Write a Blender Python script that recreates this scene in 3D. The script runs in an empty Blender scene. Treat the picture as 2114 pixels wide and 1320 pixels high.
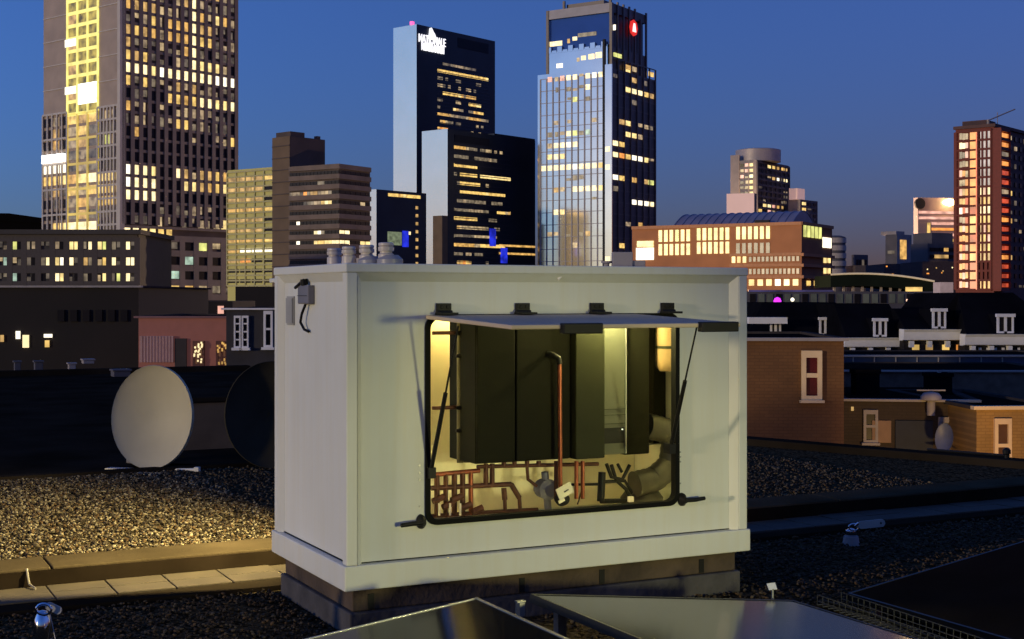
import bpy, math, random
import numpy as np
from mathutils import Matrix, Vector, Euler

random.seed(7)
rng = np.random.default_rng(7)
sc = bpy.context.scene
col = sc.collection
R = math.radians

# ------------------------------------------------------------------ camera
F, CX, HY, CZ = 2833.0, 1057.0, 614.6, 1.55     # focal length (px of a 2114 px wide frame), centre, eye line, eye height
cam = bpy.data.cameras.new('camera')
camo = bpy.data.objects.new('camera', cam); col.objects.link(camo); sc.camera = camo
cam.sensor_fit = 'HORIZONTAL'; cam.sensor_width = 36.0; cam.lens = 36.0 * F / 2114.0
cam.shift_y = -(660.0 - HY) / 2114.0
cam.clip_start = 0.05; cam.clip_end = 6000
camo.location = (0, 0, CZ); camo.rotation_euler = (R(90), 0, 0)

# ------------------------------------------------------------------ dusk sky, afterglow, exposure
SUN_AZ = 92.0            # the sun has set this many degrees to the left of the view direction
wd = bpy.data.worlds.new('World'); sc.world = wd; wd.use_nodes = True
wnt = wd.node_tree
sky = wnt.nodes.new('ShaderNodeTexSky'); sky.sky_type = 'NISHITA'; sky.sun_disc = False
sky.sun_elevation = R(-1.2); sky.sun_rotation = R(-SUN_AZ); sky.ozone_density = 4.2; sky.dust_density = 1.0
wtc = wnt.nodes.new('ShaderNodeTexCoord'); wva = wnt.nodes.new('ShaderNodeVectorMath'); wva.inputs[1].default_value = (0, 0, .048)
wvn = wnt.nodes.new('ShaderNodeVectorMath'); wvn.operation = 'NORMALIZE'
wnt.links.new(wtc.outputs['Generated'], wva.inputs[0]); wnt.links.new(wva.outputs[0], wvn.inputs[0]); wnt.links.new(wvn.outputs[0], sky.inputs['Vector'])
wnt.links.new(sky.outputs[0], wnt.nodes['Background'].inputs[0])
wnt.nodes['Background'].inputs[1].default_value = 0.15
sc.view_settings.view_transform = 'Standard'; sc.view_settings.look = 'None'
sc.view_settings.gamma = 1.0; sc.view_settings.use_curve_mapping = False
EXPO = 3.55
sc.view_settings.exposure = EXPO
K = 2.0 ** EXPO; LE = 20.0 / K
sl = bpy.data.lights.new('afterglow_sun', 'SUN'); sl.energy = 0.11; sl.angle = R(3); sl.color = (1, .80, .50)
so = bpy.data.objects.new('afterglow_sun', sl); col.objects.link(so)
so.rotation_euler = Vector((math.sin(R(126)), -math.cos(R(126)), -0.07)).to_track_quat('-Z', 'Y').to_euler()

# ------------------------------------------------------------------ materials
def srgb(r, g, b):
    f = lambda c: (c / 255 / 12.92) if c / 255 <= .04045 else ((c / 255 + .055) / 1.055) ** 2.4
    return (f(r), f(g), f(b))

MATS = {}
def mat(name, c, rough=.7, metal=0., var=.15, scale=3., bump=0., bscale=40., em=None, ems=1., emvar=0., emscale=.6, spec=None, coord='Object', sample=False):
    if name in MATS: return MATS[name]
    m = bpy.data.materials.new(name); m.use_nodes = True; nt = m.node_tree; N = nt.nodes; L = nt.links
    p = N['Principled BSDF']
    p.inputs['Roughness'].default_value = rough; p.inputs['Metallic'].default_value = metal
    if spec is not None: p.inputs['Specular IOR Level'].default_value = spec
    tc = N.new('ShaderNodeTexCoord')
    if var > 0:
        nz = N.new('ShaderNodeTexNoise'); nz.inputs['Scale'].default_value = scale; nz.inputs['Detail'].default_value = 6
        L.new(tc.outputs[coord], nz.inputs['Vector'])
        cr = N.new('ShaderNodeValToRGB'); L.new(nz.outputs['Fac'], cr.inputs[0])
        cr.color_ramp.elements[0].position = .3; cr.color_ramp.elements[1].position = .7
        cr.color_ramp.elements[0].color = tuple(x * (1 - var) for x in c) + (1,)
        cr.color_ramp.elements[1].color = tuple(min(1, x * (1 + var)) for x in c) + (1,)
        L.new(cr.outputs[0], p.inputs['Base Color'])
    else:
        p.inputs['Base Color'].default_value = tuple(c) + (1,)
    if bump > 0:
        nb = N.new('ShaderNodeTexNoise'); nb.inputs['Scale'].default_value = bscale; nb.inputs['Detail'].default_value = 4
        L.new(tc.outputs[coord], nb.inputs['Vector'])
        b = N.new('ShaderNodeBump'); b.inputs['Strength'].default_value = bump; b.inputs['Distance'].default_value = .02
        L.new(nb.outputs['Fac'], b.inputs['Height']); L.new(b.outputs[0], p.inputs['Normal'])
    if em is not None:
        s = ems / K
        if emvar > 0:
            ne = N.new('ShaderNodeTexNoise'); ne.inputs['Scale'].default_value = emscale; ne.inputs['Detail'].default_value = 3
            L.new(tc.outputs[coord], ne.inputs['Vector'])
            mr = N.new('ShaderNodeMapRange'); mr.inputs[1].default_value = .32; mr.inputs[2].default_value = .68
            mr.inputs[3].default_value = s * (1 - emvar); mr.inputs[4].default_value = s * (1 + emvar)
            L.new(ne.outputs['Fac'], mr.inputs[0]); L.new(mr.outputs[0], p.inputs['Emission Strength'])
        else:
            p.inputs['Emission Strength'].default_value = s
        p.inputs['Emission Color'].default_value = tuple(em) + (1,)
        if not sample: m.cycles.emission_sampling = 'NONE'
    MATS[name] = m
    return m

def glow(name, c, s, v=.5, sc_=.55): return mat(name, (.02, .02, .02), .3, var=0, em=c, ems=s*1.2, emvar=v, emscale=sc_)
GL = {
 '9': glow('lit_cream', (1, .80, .42), 1.25, .35), '8': glow('lit_yellow', (1, .73, .28), 1.0, .4),
 '7': glow('lit_gold', (1, .64, .18), .8, .45), '6': glow('lit_amber', (1, .56, .15), .62, .5),
 '5': glow('lit_soft_amber', (1, .60, .20), .5, .55), '4': glow('lit_dim_cream', (1, .72, .38), .42, .6),
 '3': glow('lit_faint', (1, .72, .42), .28, .7), '2': glow('lit_fainter', (.9, .7, .45), .17, .7), '1': glow('lit_faintest', (.9, .7, .5), .10, .7),
 'w': glow('lit_white', (1, .90, .68), 1.5, .25), 'g': glow('lit_green_yellow', (.85, .85, .25), .8, .4),
 'o': glow('lit_orange', (1, .36, .07), .85, .45), 'p': glow('lit_pink', (1, .50, .38), .8, .45), 'r': glow('lit_red', (1, .13, .04), .45, .6), 'c': glow('lit_cyan_white', (.65, .9, .7), .5, .5),
}
DG = mat('dark_glass', (.016, .012, .011), .3, var=.3, scale=.3, spec=.2)
m_blk = mat('black_plastic', (.008, .008, .008), .5, spec=.2, var=.2, scale=20)
DG2 = mat('blue_glass', (.02, .03, .06), .12, var=.3, scale=.3, spec=.7)

# ------------------------------------------------------------------ mesh helpers
class MB:
    def __init__(s, M=None): s.v = []; s.f = []; s.m = []; s.M = M or Matrix()
    def add(s, vs, fs, m=0):
        n = len(s.v); s.v += [tuple(s.M @ Vector(p)) for p in vs]
        s.f += [tuple(i + n for i in f) for f in fs]; s.m += [m] * len(fs)
    def box(s, x0, x1, y0, y1, z0, z1, m=0):
        s.add([(x0,y0,z0),(x1,y0,z0),(x1,y1,z0),(x0,y1,z0),(x0,y0,z1),(x1,y0,z1),(x1,y1,z1),(x0,y1,z1)],
              [(0,3,2,1),(4,5,6,7),(0,1,5,4),(1,2,6,5),(2,3,7,6),(3,0,4,7)], m)
    def prism(s, pts, a, b, axis='z', m=0):      # polygon pts extruded from a to b
        n = len(pts)
        q = {'z': lambda p, t: (p[0], p[1], t), 'y': lambda p, t: (p[0], t, p[1]), 'x': lambda p, t: (t, p[0], p[1])}[axis]
        vs = [q(p, a) for p in pts] + [q(p, b) for p in pts]
        s.add(vs, [tuple(range(n))[::-1], tuple(range(n, 2*n))] + [(i, (i+1) % n, n+(i+1) % n, n+i) for i in range(n)], m)
    def tube(s, pts, r, n=10, m=0, cap=True):
        pts = [Vector(p) for p in pts]; k = len(pts)
        rs = r if isinstance(r, (list, tuple)) else [r] * k
        vs = []; up = None
        for i, p in enumerate(pts):
            d = (pts[min(i+1, k-1)] - pts[max(i-1, 0)]).normalized()
            if up is None: up = d.orthogonal().normalized()
            a = (up - d * up.dot(d)); a = a.normalized() if a.length > 1e-6 else d.orthogonal().normalized()
            up = a; b = d.cross(a)
            for j in range(n):
                t = 2 * math.pi * j / n
                vs.append(tuple(p + (a * math.cos(t) + b * math.sin(t)) * rs[i]))
        fs = [(i*n+j, i*n+(j+1) % n, (i+1)*n+(j+1) % n, (i+1)*n+j) for i in range(k-1) for j in range(n)]
        if cap: fs += [tuple(range(n))[::-1], tuple((k-1)*n+j for j in range(n))]
        s.add(vs, fs, m)
    def lathe(s, prof, c=(0,0,0), n=24, m=0, rx=1., ry=1.):
        vs = [(c[0]+r*rx*math.cos(2*math.pi*j/n), c[1]+r*ry*math.sin(2*math.pi*j/n), c[2]+z) for r, z in prof for j in range(n)]
        k = len(prof)
        fs = [(i*n+j, i*n+(j+1) % n, (i+1)*n+(j+1) % n, (i+1)*n+j) for i in range(k-1) for j in range(n)]
        fs += [tuple(range(n))[::-1], tuple((k-1)*n+j for j in range(n))]
        s.add(vs, fs, m)
    def build(s, name, mats, parent=None, smooth=False, bevel=0, kind=None):
        me = bpy.data.meshes.new(name); me.from_pydata(s.v, [], s.f)
        for q in (mats if isinstance(mats, (list, tuple)) else [mats]): me.materials.append(q)
        me.polygons.foreach_set('material_index', s.m)
        if smooth: me.polygons.foreach_set('use_smooth', [True] * len(s.f))
        o = bpy.data.objects.new(name, me); col.objects.link(o)
        if parent is not None: o.parent = parent
        if kind: o['kind'] = kind
        if bevel:
            b = o.modifiers.new('bevel', 'BEVEL'); b.width = bevel; b.segments = 2; b.limit_method = 'ANGLE'
        if smooth:
            try: me.set_sharp_from_angle(angle=R(40))
            except Exception: pass
        return o

def tag(o, label, cat, group=None):
    o['label'] = label; o['category'] = cat
    if group: o['group'] = group
    return o
def thing(name, label, cat, loc=(0,0,0), rz=0, group=None):
    o = bpy.data.objects.new(name, None); col.objects.link(o); o.empty_display_size = .2
    o.location = loc; o.rotation_euler = (0, 0, rz)
    return tag(o, label, cat, group)
def W(px, py, Y): return Vector(((px-CX)/F*Y, Y, CZ-(py-HY)/F*Y))
def zrow(py, Y): return CZ-(py-HY)/F*Y

GZ = -14.0                                     # street level
# ------------------------------------------------------------------ city ground
m_street = mat('night_asphalt', (.015, .015, .017), 1.0, spec=0.0, var=.3, scale=.05)
g = MB(); g.box(-3000, 3000, -200, 5000, GZ-1, GZ)
go = g.build('ground', m_street); go['kind'] = 'structure'

# ------------------------------------------------------------------ tall buildings
class Bld:
    def __init__(s, name, label, cat, xc, xl, xr, ytop, Y, ang, base=GZ, group=None):
        s.Y = Y; a = R(ang); s.a = a; s.xc = xc
        s.X = (xc-CX)/F*Y; s.root = thing(name, label, cat, (s.X, Y, base), a, group); s.G = base
        s.Lr = s.sR(xr); s.Ll = s.sL(xl); s.H = s.z(ytop)
        s.wins = []; s.k = 0
        if s.Ll <= 0: s.Ll = 25.0
    def sR(s, px):
        k = (px-CX)/F; return (k*s.Y-s.X)/(math.cos(s.a)-k*math.sin(s.a))
    def sL(s, px):
        k = (px-CX)/F; return (k*s.Y-s.X)/(-math.sin(s.a)-k*math.cos(s.a))
    def z(s, py): return zrow(py, s.Y)-s.G
    def zR(s, px, py): return CZ-(py-HY)/F*(s.Y+s.sR(px)*math.sin(s.a))-s.G
    def zL(s, px, py): return CZ-(py-HY)/F*(s.Y+s.sL(px)*math.cos(s.a))-s.G
    def fb(s, mb, side, s0, s1, z0, z1, d0, d1, m=0):
        if side == 'R': mb.box(s0, s1, -d1, -d0, z0, z1, m)
        else: mb.box(-d1, -d0, s0, s1, z0, z1, m)
    def body(s, ml, mr, mt=None, name='wall', x0=0, x1=None, y0=0, y1=None, z0=0, z1=None):
        x1 = s.Lr if x1 is None else x1; y1 = s.Ll if y1 is None else y1; z1 = s.H if z1 is None else z1
        b = MB(); b.box(x0, x1, y0, y1, z0, z1); b.m = [1, 2, 1, 1, 1, 0]
        return b.build(name, [ml, mr, mt or mr], s.root)
    def grid(s, side, s0, s1, z0, z1, nc, nr, tw, th, d, m, name='facade_frame', vd=None):
        mb = MB()
        for i in range(nc+1):
            c = s0+(s1-s0)*i/max(nc,1)
            if tw: s.fb(mb, side, c-tw/2, c+tw/2, z0, z1, 0, (vd or d)*1.0)
        for j in range(nr+1):
            c = z0+(z1-z0)*j/max(nr,1)
            if th: s.fb(mb, side, s0, s1, c-th/2, c+th/2, 0, d*.93)
        return mb.build(name, m, s.root)
    def windows(s, side, s0, s1, ztop, pitch, rows, wf=.7, hf=.6, out=.08, dark=DG, jitter=True):
        for r, row in enumerate(rows):
            n = len(row); cw = (s1-s0)/n
            for c, ch in enumerate(row):
                if ch == '_': continue
                zc = ztop-(r+.5)*pitch; h = pitch*hf; w = cw*wf; x = s0+(c+.5)*cw
                if ch in ' .0': s.wins.append((w*h*.01, side, x-w/2, x+w/2, zc-h/2, zc+h/2, out, dark)); continue
                z0, z1 = zc-h/2, zc+h/2; x0, x1 = x-w/2, x+w/2
                if ch in '1234' and jitter:
                    q = random.choice((.5, .7, .85, 1)); z0 = z1-h*q if random.random() < .6 else z0
                    z1 = z0+h*q
                    if random.random() < .25: x1 = x0+w*random.choice((.6, .8))
                s.wins.append(((x1-x0)*(z1-z0)*(.5+('123456789'.find(ch)+1)/9), side, x0, x1, z0, z1, out, GL[ch]))
    def win(s, side, x0, x1, z0, z1, m, out=.1): s.wins.append((abs((x1-x0)*(z1-z0))*10, side, x0, x1, z0, z1, out, m))
    def finish(s, maxn=100):
        s.wins.sort(key=lambda t: -t[0])
        for w in s.wins[:maxn]:
            mb = MB(); s.fb(mb, w[1], w[2], w[3], w[4], w[5], 0, w[6]); mb.build('window', w[7], s.root)
        rest = s.wins[maxn:]
        if rest:
            ms = []; mb = MB()
            for w in rest:
                if w[7] not in ms: ms.append(w[7])
                s.fb(mb, w[1], w[2], w[3], w[4], w[5], 0, w[6], ms.index(w[7]))
            mb.build('window', ms, s.root, kind='stuff')

def rnd_rows(nr, nc, p, chars='345678', dark='0'):
    return [''.join(random.choice(chars) if random.random() < p else dark for _ in range(nc)) for _ in range(nr)]

# --- tall tower on the left
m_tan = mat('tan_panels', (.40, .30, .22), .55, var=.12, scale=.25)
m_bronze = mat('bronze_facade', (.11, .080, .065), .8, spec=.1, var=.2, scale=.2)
m_bronze2 = mat('bronze_mullion', (.20, .155, .13), .6, var=.15, scale=.3)
m_white_mul = mat('pale_mullion', (.55, .48, .40), .5, var=.1, scale=.4)
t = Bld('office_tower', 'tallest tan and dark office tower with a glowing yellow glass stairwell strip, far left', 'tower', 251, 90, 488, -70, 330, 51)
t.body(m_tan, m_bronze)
P = (t.z(5)-t.z(401))/15.0; Z0 = t.z(5)+P/2
rows = ["65554441964863", "14373666955321", "57563666977133", "52314246920211", "75712041988840", "9998w999999wwww"[:14],
        "72724453533321", "0120077679988g"[:13]+"9", "63404044333210", "13412377233210", "06000000400347", "0"*14, "0"*14,
        "w9980095455769", "w9990008856789", "99990000000000", "00002012333000", "01104302333483"]
up = ["54330332944320", "33510432955532", "12343345932421"]
s0, s1 = t.sR(254), t.sR(486)
t.windows('R', s0, s1, Z0+3*P, P, up+rows, .78, .74, .10)
for px, ch in zip(range(6), '998877'):
    cw = (s1-s0)/14; t.win('R', s0+cw*(px+.15), s0+cw*(px+.8), t.z(490), t.z(466), GL[ch])
t.grid('R', s0, s1, t.z(462), t.z(-68), 14, 0, 1.1, 0, .5, m_bronze2)
t.grid('R', s0, s1, Z0-18*P, Z0+3*P, 0+1, 21, 0, P*.22, .35, m_bronze2, 'facade_frame')
# base of the tower: wide bays
bay = ["98.12g4.", "g1c1c...", "g1c1c...", "99867522"]
s.__class__ if False else None
t.windows('R', s0, s1, t.z(489), (t.z(489)-t.z(612))/4, ["8w.1.g4.", "g1c.c...", "g1cc....", "g7o76421"], .62, .55, .12)
t.grid('R', s0, s1, t.z(614), t.z(489), 8, 4, 1.6, 1.5, .45, m_bronze2)
# left face: bay, glowing stair shaft, bay
a0, a1, a2, a3 = 0, t.sL(203), t.sL(140), t.Ll
seam = MB()
for i in range(9):
    zz = t.z(215)+i*(t.z(2)-t.z(215))/4.05
    for q0, q1 in ((0, a1), (a2, a3)): seam = MB(); t.fb(seam, 'L', q0, q1, zz-.12, zz+.12, 0, .16); seam.build('facade_joint', m_white_mul, t.root)
m_stair = glow('stair_glow', (1, .74, .12), .30, .75, .5)
m_stairb = glow('stair_mullion_glow', (1, .86, .22), .95, .2, .3)
zA = t.z(222)
for i in range(12):
    for j in range(3):
        zz = zA+i*(t.z(60)-zA)/6.0; h = (t.z(60)-zA)/6.0; w = (a2-a1)/3
        ch = m_stair if not (j == 2 and i % 2) else GL['5']
        t.win('L', a1+w*j+.35, a1+w*(j+1)-.35, zz+.4, zz+h-.5, ch, .06)
t.grid('L', a1, a2, zA, zA+12*(t.z(60)-zA)/6.0, 3, 12, .55, .8, .3, m_stairb, 'stair_frame')
mb = MB(); t.fb(mb, 'L', a1+.5, a1+(a2-a1)*.62, t.z(203), t.z(160), .1, .34)
mb.build('flood_lamp', mat('flood_white', (1,1,1), var=0, em=(1, .97, .75), ems=3.5), t.root)
mb = MB(); t.fb(mb, 'L', a2-(a2-a1)*.3, a2+.8, t.z(76), t.z(60), .1, .34); mb.build('flood_lamp', GL['w'], t.root); mb = MB(); t.fb(mb, 'L', a2-(a2-a1)*.3, a2+.8, t.z(178), t.z(162), .1, .34)
mb.build('flood_lamp', GL['w'], t.root)
def lw(rowpx0, rowpx1, spec0, spec1, spec2):
    for (q0, q1, sp) in ((0, a1, spec2), (a1, a2, spec1), (a2, a3, spec0)):
        n = len(sp)
        for i, ch in enumerate(sp[::-1]):
            w = (q1-q0)/n
            m = DG if ch in '0.' else GL[ch]
            t.win('L', q0+i*w+w*.08, q0+(i+1)*w-w*.08, t.z(rowpx1), t.z(rowpx0), m, .06)
R0 = 222
pat = [("030", "757", "2430"), ("050", "472", "1120"), ("060", "351", "1g31"), ("110", "231", "0110"), ("www", "132", "0111"), ("778", "689", "8888"),
       ("151", "747", "8787"), ("010", "363", "7777"), ("000", "252", "1111"), ("078", "999", "0110"), ("110", "131", "1667")]
for i, p in enumerate(pat):
    y = R0+i*25.5; lw(y+2, y+21, *p)
t.grid('L', 0, a1, t.z(490), t.z(216), 7, 10, .5, .5, .4, m_white_mul, 'facade_fins')
t.grid('L', a2, a3, t.z(490), t.z(216), 5, 5, .5, .5, .4, m_white_mul, 'facade_fins')
t.grid('L', a1, a2, t.z(490), t.z(222), 3, 5, .6, .6, .3, mat('shaft_mullion_glow', (.45, .36, .15), .5, em=(1, .7, .12), ems=.42, emvar=.6, emscale=.08), 'facade_fins')  # mullions glow themselves, standing in for light from the shaft
mb = MB(); t.fb(mb, 'L', a2+.4, a3-.3, t.z(322), t.z(304), .45, .8)
mb.build('illuminated_sign', mat('sign_white', (1,1,1), var=0, em=(1,1,1), ems=3), t.root)
mb = MB(); mb.box(-.8, .5, -.5, .6, 0, t.H+1)
mb.build('corner_post', m_white_mul, t.root)
t.finish(130 if False else 100)

# --- podium block in front of it
m_pod = mat('podium_stone', (.035, .03, .03), .7, var=.2, scale=.3)
b = Bld('podium_block', 'long grey low block with three rows of lit windows in front of the tallest tower', 'building', -40, -60, 286, 484, 240, 1)
b.body(m_pod, m_pod)
s0, s1 = b.sR(-8), b.sR(284)
rr = ["0.g.3.1.1.8.96.g2.9.", "4c3.1.2798.w9.5.48.9", "..c.....98..2.47.g9."]
b.windows('R', s0, s1, b.z(491), (b.z(491)-b.z(588))/3, ["13g023113088298g2191", "4c4110298w9152479199", "12c01001981020481g92"], .84, .58, .12)
b.grid('R', s0, s1, b.z(589), b.z(491), 10, 3, 1.0, 1.4, .35, mat('podium_band', (.055, .045, .045), .7))
mb = MB(); mb.box(-1, b.Lr+.6, -1, b.Ll, b.H, b.H+.8); mb.build('roof_edge', m_pod, b.root)
b.finish()
b = Bld('low_hall', 'black flat hall with slanting roof at the left edge of the skyline', 'building', -60, -90, 86, 452, 420, -4)
b.body(m_pod, mat('black_cladding', (.006, .005, .005), 1.0, spec=0.0))
mb = MB(); mb.prism([(0, b.H), (b.Lr, b.H-1.5), (b.Lr, b.H+.2), (b.Lr*.55, b.H+1.6), (0, b.H+1.8)], -.5, 30, 'y'); mb.build('roof', MATS['black_cladding'], b.root)

# --- striped olive block, brown core tower and brown ribbon block
m_olive = mat('olive_cladding', (.33, .30, .11), .7, var=.15, scale=.2)
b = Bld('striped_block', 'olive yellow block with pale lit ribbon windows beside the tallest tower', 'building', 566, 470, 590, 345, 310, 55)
b.body(mat('olive_glow', (.42, .37, .13), .7, var=.12, scale=.15, em=(.7, .6, .15), ems=.14), m_olive)  # left wall is a paler cladding copy with a faint glow to look lit
for i in range(11):
    y = 362+i*21.4
    for j, (q0, q1) in enumerate(((.02, .22), (.25, .47), (.5, .72), (.75, .98))):
        ch = '5' if i in (0, 1, 2, 4, 5) else '6'
        if j == 0 and i != 7: ch = '0' if i % 3 else '7'
        if i == 7: ch = 'w' if j < 3 else '6'
        if i > 7: ch = '00o5'[j] if i == 8 else '0'
        m = DG if ch == '0' else GL[ch]
        b.win('L', b.Ll*q0, b.Ll*q1, b.z(y+8), b.z(y), m)
b.grid('L', 0, b.Ll, b.z(590), b.z(350), 5, 22, .3, .35, .3, mat('olive_trim', (.5, .45, .2), .6))
b.finish()
m_brown = mat('brown_concrete', (.16, .105, .06), .8, var=.2, scale=.15)
m_brown_d = mat('brown_dark', (.085, .06, .05), .8, var=.25, scale=.2)
b = Bld('core_tower', 'plain brown windowless shaft tower rising above the striped block', 'tower', 598, 562, 671, 281, 300, 48)
b.body(m_brown, m_brown_d)
for i in range(12): sj = MB(); b.fb(sj, 'L', 0, b.Ll, b.z(300+i*25)-.12, b.z(300+i*25)+.12, 0, .12); sj.build('facade_joint', m_brown_d, b.root)
mb = MB(); mb.box(1, 5, 1, 6, b.H, b.H+1.2); mb.box(b.Lr-1.5, b.Lr-.5, 1, 2, b.H, b.H+.8); mb.build('roof_housing', m_brown_d, b.root)
b = Bld('ribbon_block', 'brown office block with dark ribbon windows, right of the brown shaft tower', 'building', 700, 598, 764, 338, 285, 58)
b.body(m_brown_d, m_brown_d)
prow = ["0010000000", "0333202000", "0202454322", "0024876020", "0000000000", "0000700000", "0089120300", "88969w0270", "0000000000", "000w000000", "0000000000"]
for i in range(11):
    z1 = b.z(352+i*20.6); z0 = z1-1.15
    n = 14
    for j in range(n):
        ch = '0'
        if i == 1 and 3 < j < 6: ch = '2'
        if i == 2 and j > 1: ch = '2443652o1333'[j-2]
        if i == 3 and j > 1: ch = '8973322100000'[j-2]
        if i == 6: ch = '00002w90000000'[j]
        if i == 7: ch = '99887780000w00'[j]
        if i == 5: ch = '00000000000w00'[j]
        b.win('L', b.Ll*(j+.06)/n, b.Ll*(j+.94)/n, z0, z1, DG if ch == '0' else GL[ch], .1)
        b.wins[-1] = (b.wins[-1][0]*(.01 if ch == '0' else 1),)+b.wins[-1][1:]
    for j in range(6):
        ch = {(6, 0): '9', (7, 0): '9', (7, 1): '9', (7, 4): '8', (7, 5): '8', (6,1): '9', (3, 4): '4', (8, 5): '6'}.get((i, j), '0')
        b.win('R', b.Lr*(j+.08)/6, b.Lr*(j+.92)/6, z0, z1, DG if ch == '0' else GL[ch], .1)
gb = MB()
for i in range(12):
    zc = b.z(343+i*20.6)
    b.fb(gb, 'L', 0, b.Ll, zc-.55, zc+.45, 0, .35); b.fb(gb, 'R', -.35, b.Lr, zc-.55, zc+.45, 0, .35)
gb.build('spandrel_band', mat('brown_band', (.17, .125, .10), .8, var=.2, scale=.3), b.root)
b.finish()

# --- pair of mirrored towers
m_mirror = mat('mirror_glass', (1.0, 1.0, .66), .23, 1.0, var=.04, scale=.08)
m_navy = mat('navy_glass', (.024, .032, .045), .35, var=.25, scale=.06, spec=.25)
m_black = mat('black_band', (.004, .004, .008), .7, var=0)
def strip_rows(b, x0, x1, ys, n, pats, h, m_rows=None):
    for y, p in zip(ys, pats):
        s0, s1 = b.sR(x0), b.sR(x1); n = len(p)
        for j, ch in enumerate(p):
            if ch == '0': continue
            w = (s1-s0)/n
            z = b.z(y)
            b.win('R', s0+w*j+w*.04, s0+w*(j+1)-w*.04, z-h, z, GL[ch], .12)
def tower_lines(b, px0, px1, y0, y1, n, m):
    mb = MB()
    for i in range(n+1):
        z = b.z(y0+(y1-y0)*i/n); b.fb(mb, 'R', b.sR(px0), b.sR(px1), z-.18, z+.18, 0, .15)
    mb.build('spandrel_line', m, b.root)
m_navyl = mat('navy_spandrel', (.03, .03, .05), .5)
A = Bld('mirror_tower', 'taller dark navy office tower with mirrored pale blue left side and white rooftop sign', 'tower', 860, 812, 1022, 50, 650, 50)
A.body(m_mirror, m_navy)
tower_lines(A, 903, 1010, 118, 275, 22, m_navyl)
y0 = 112
strip_rows(A, 903, 1008, [y0-8+i*15.2 for i in range(1, 12)], 20,
  ["00221233332211100000", "77777777777777777778", "22020002200000022000", "34203000400340200000", "00777777863666600000", "22000004400077788000",
   "20000085320022667700", "66665433222466665432", "05642202200000040200", "6o6o0000000004004000", "00430000000000000000"], 1.5)
mb = MB(); A.fb(mb, 'R', A.sR(945), A.sR(1008), A.zR(945, 98), A.zR(945, 78), 0, .2); mb.build('plant_grille', m_black, A.root)
# rooftop sign: peaked emblem and two rows of glowing letters
m_sign = mat('sign_letter_white', (1,1,1), var=0, em=(1, .97, 1), ems=1.25)
def letters(b, text, px, py, size, side='R', m=m_sign, name='sign_lettering', depth=.5, off=.35, sx=1.0, parent=None):
    cu = bpy.data.curves.new(name, 'FONT'); cu.body = text; cu.size = size; cu.extrude = depth/2; cu.offset = 0
    o = bpy.data.objects.new('tmp', cu); col.objects.link(o)
    dg = bpy.context.evaluated_depsgraph_get(); me = bpy.data.meshes.new_from_object(o.evaluated_get(dg)); bpy.data.objects.remove(o)
    me.materials.clear(); me.materials.append(m)
    q = bpy.data.objects.new(name, me); col.objects.link(q); q.parent = b.root if parent is None else parent
    q.rotation_euler = (R(90), 0, 0); q.scale = (sx, 1, 1)
    q.location = (b.sR(px), -off, b.z(py))
    return q
for tx, p0, p1, pb, sz in (("NATIONALE", 863, 918, 90, 5.6), ("NEDERLANDEN", 869, 915, 106, 5.2)):
    q = letters(A, tx, p0, pb, sz); xs = [v.co.x for v in q.data.vertices]; q.scale.x = (A.sR(p1)-A.sR(p0))/(max(xs)-min(xs)); q.location.z += 1.0
mb = MB()
e0 = A.sR(883); e1 = A.sR(900); zz = A.z(76)
mb.prism([(e0, zz), (e1, zz), (e1-1.5, zz+2.8), ((e0+e1)/2+.5, zz+3.6), ((e0+e1)/2-1, zz+5.6), (e0+.8, zz+5.2)], -.9, -.3, 'y')
mb.build('sign_emblem', m_sign, A.root)
mb = MB(); zz = A.H
mb.box(-0.5, 1.1, 2.5, 4, zz, zz+1.6); mb.box(-4 + 0, -2.4, .8, 2, zz, zz+.1) if False else None
mb.build('beacon', mat('pink_beacon', (.5, .1, .2), var=0, em=(1, .12, .4), ems=1.6), A.root)
A.finish()

B = Bld('mirror_tower', 'shorter dark navy office tower with cream mirrored left side and blue neon near its foot', 'tower', 924, 871, 1105, 266, 600, 50)
B.body(m_mirror, m_navy)
tower_lines(B, 938, 1052, 296, 540, 24, m_navyl)
mb = MB(); B.fb(mb, 'R', B.sR(938), B.sR(1010), B.zR(938, 293), B.zR(938, 278), 0, .2); mb.build('plant_grille', m_black, B.root)
ys = [299+i*18.4 for i in range(14)]
strip_rows(B, 937, 1054, ys, 22,
 ["66664222022440304000", "22222002222232200000", "77777777000000000000", "20777777088888888888", "02777777700400000000", "00777777777877777700",
  "02232222222002222000", "22222333332200077745"[:20], "77776777000022200000", "05444444444200220000", "22211224444443300000", "66666664477777777700",
  "22203302220000000000", "056o7500000200000000"], 1.45)
mb = MB(); B.fb(mb, 'R', B.sR(1010), B.sR(1022), B.z(500)-1, B.z(500)+7, .1, .5); mb.build('neon_sign', mat('blue_neon', (0,0,.2), var=0, em=(.03, .05, 1), ems=.55, emvar=.7, emscale=.25), B.root)
mb = MB(); B.fb(mb, 'R', B.sR(1033), B.sR(1046), B.z(545)+1, B.z(545)+8, .1, .5); mb.build('neon_sign', MATS['blue_neon'], B.root)
for py, x0, x1 in ((500, 1030, 1104), (517, 1030, 1104)):
    B.win('R', B.sR(x0), B.sR(x1), B.z(py)-.9, B.z(py), GL['6'], .3)
mb = MB(); mb.box(-3.5, 0, 0, B.sL(905), 0, B.z(446)); mb.build('annex', m_brown, B.root)
mb = MB(); mb.box(B.sR(1022), B.Lr+.3, .4, B.Ll*.8, B.H-.02, B.H+.9); mb.build('roof_edge', m_navy, B.root)
B.finish()
C_ = Bld('low_glass_block', 'low navy glass block with a bright cream left edge between brown block and mirrored towers', 'building', 777, 763, 880, 391, 560, 50)
C_.body(m_mirror, m_navy)
strip_rows(C_, 785, 868, [397, 475], 16, ["0007777678777777", "0000000000w90000"], 1.3)
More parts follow.
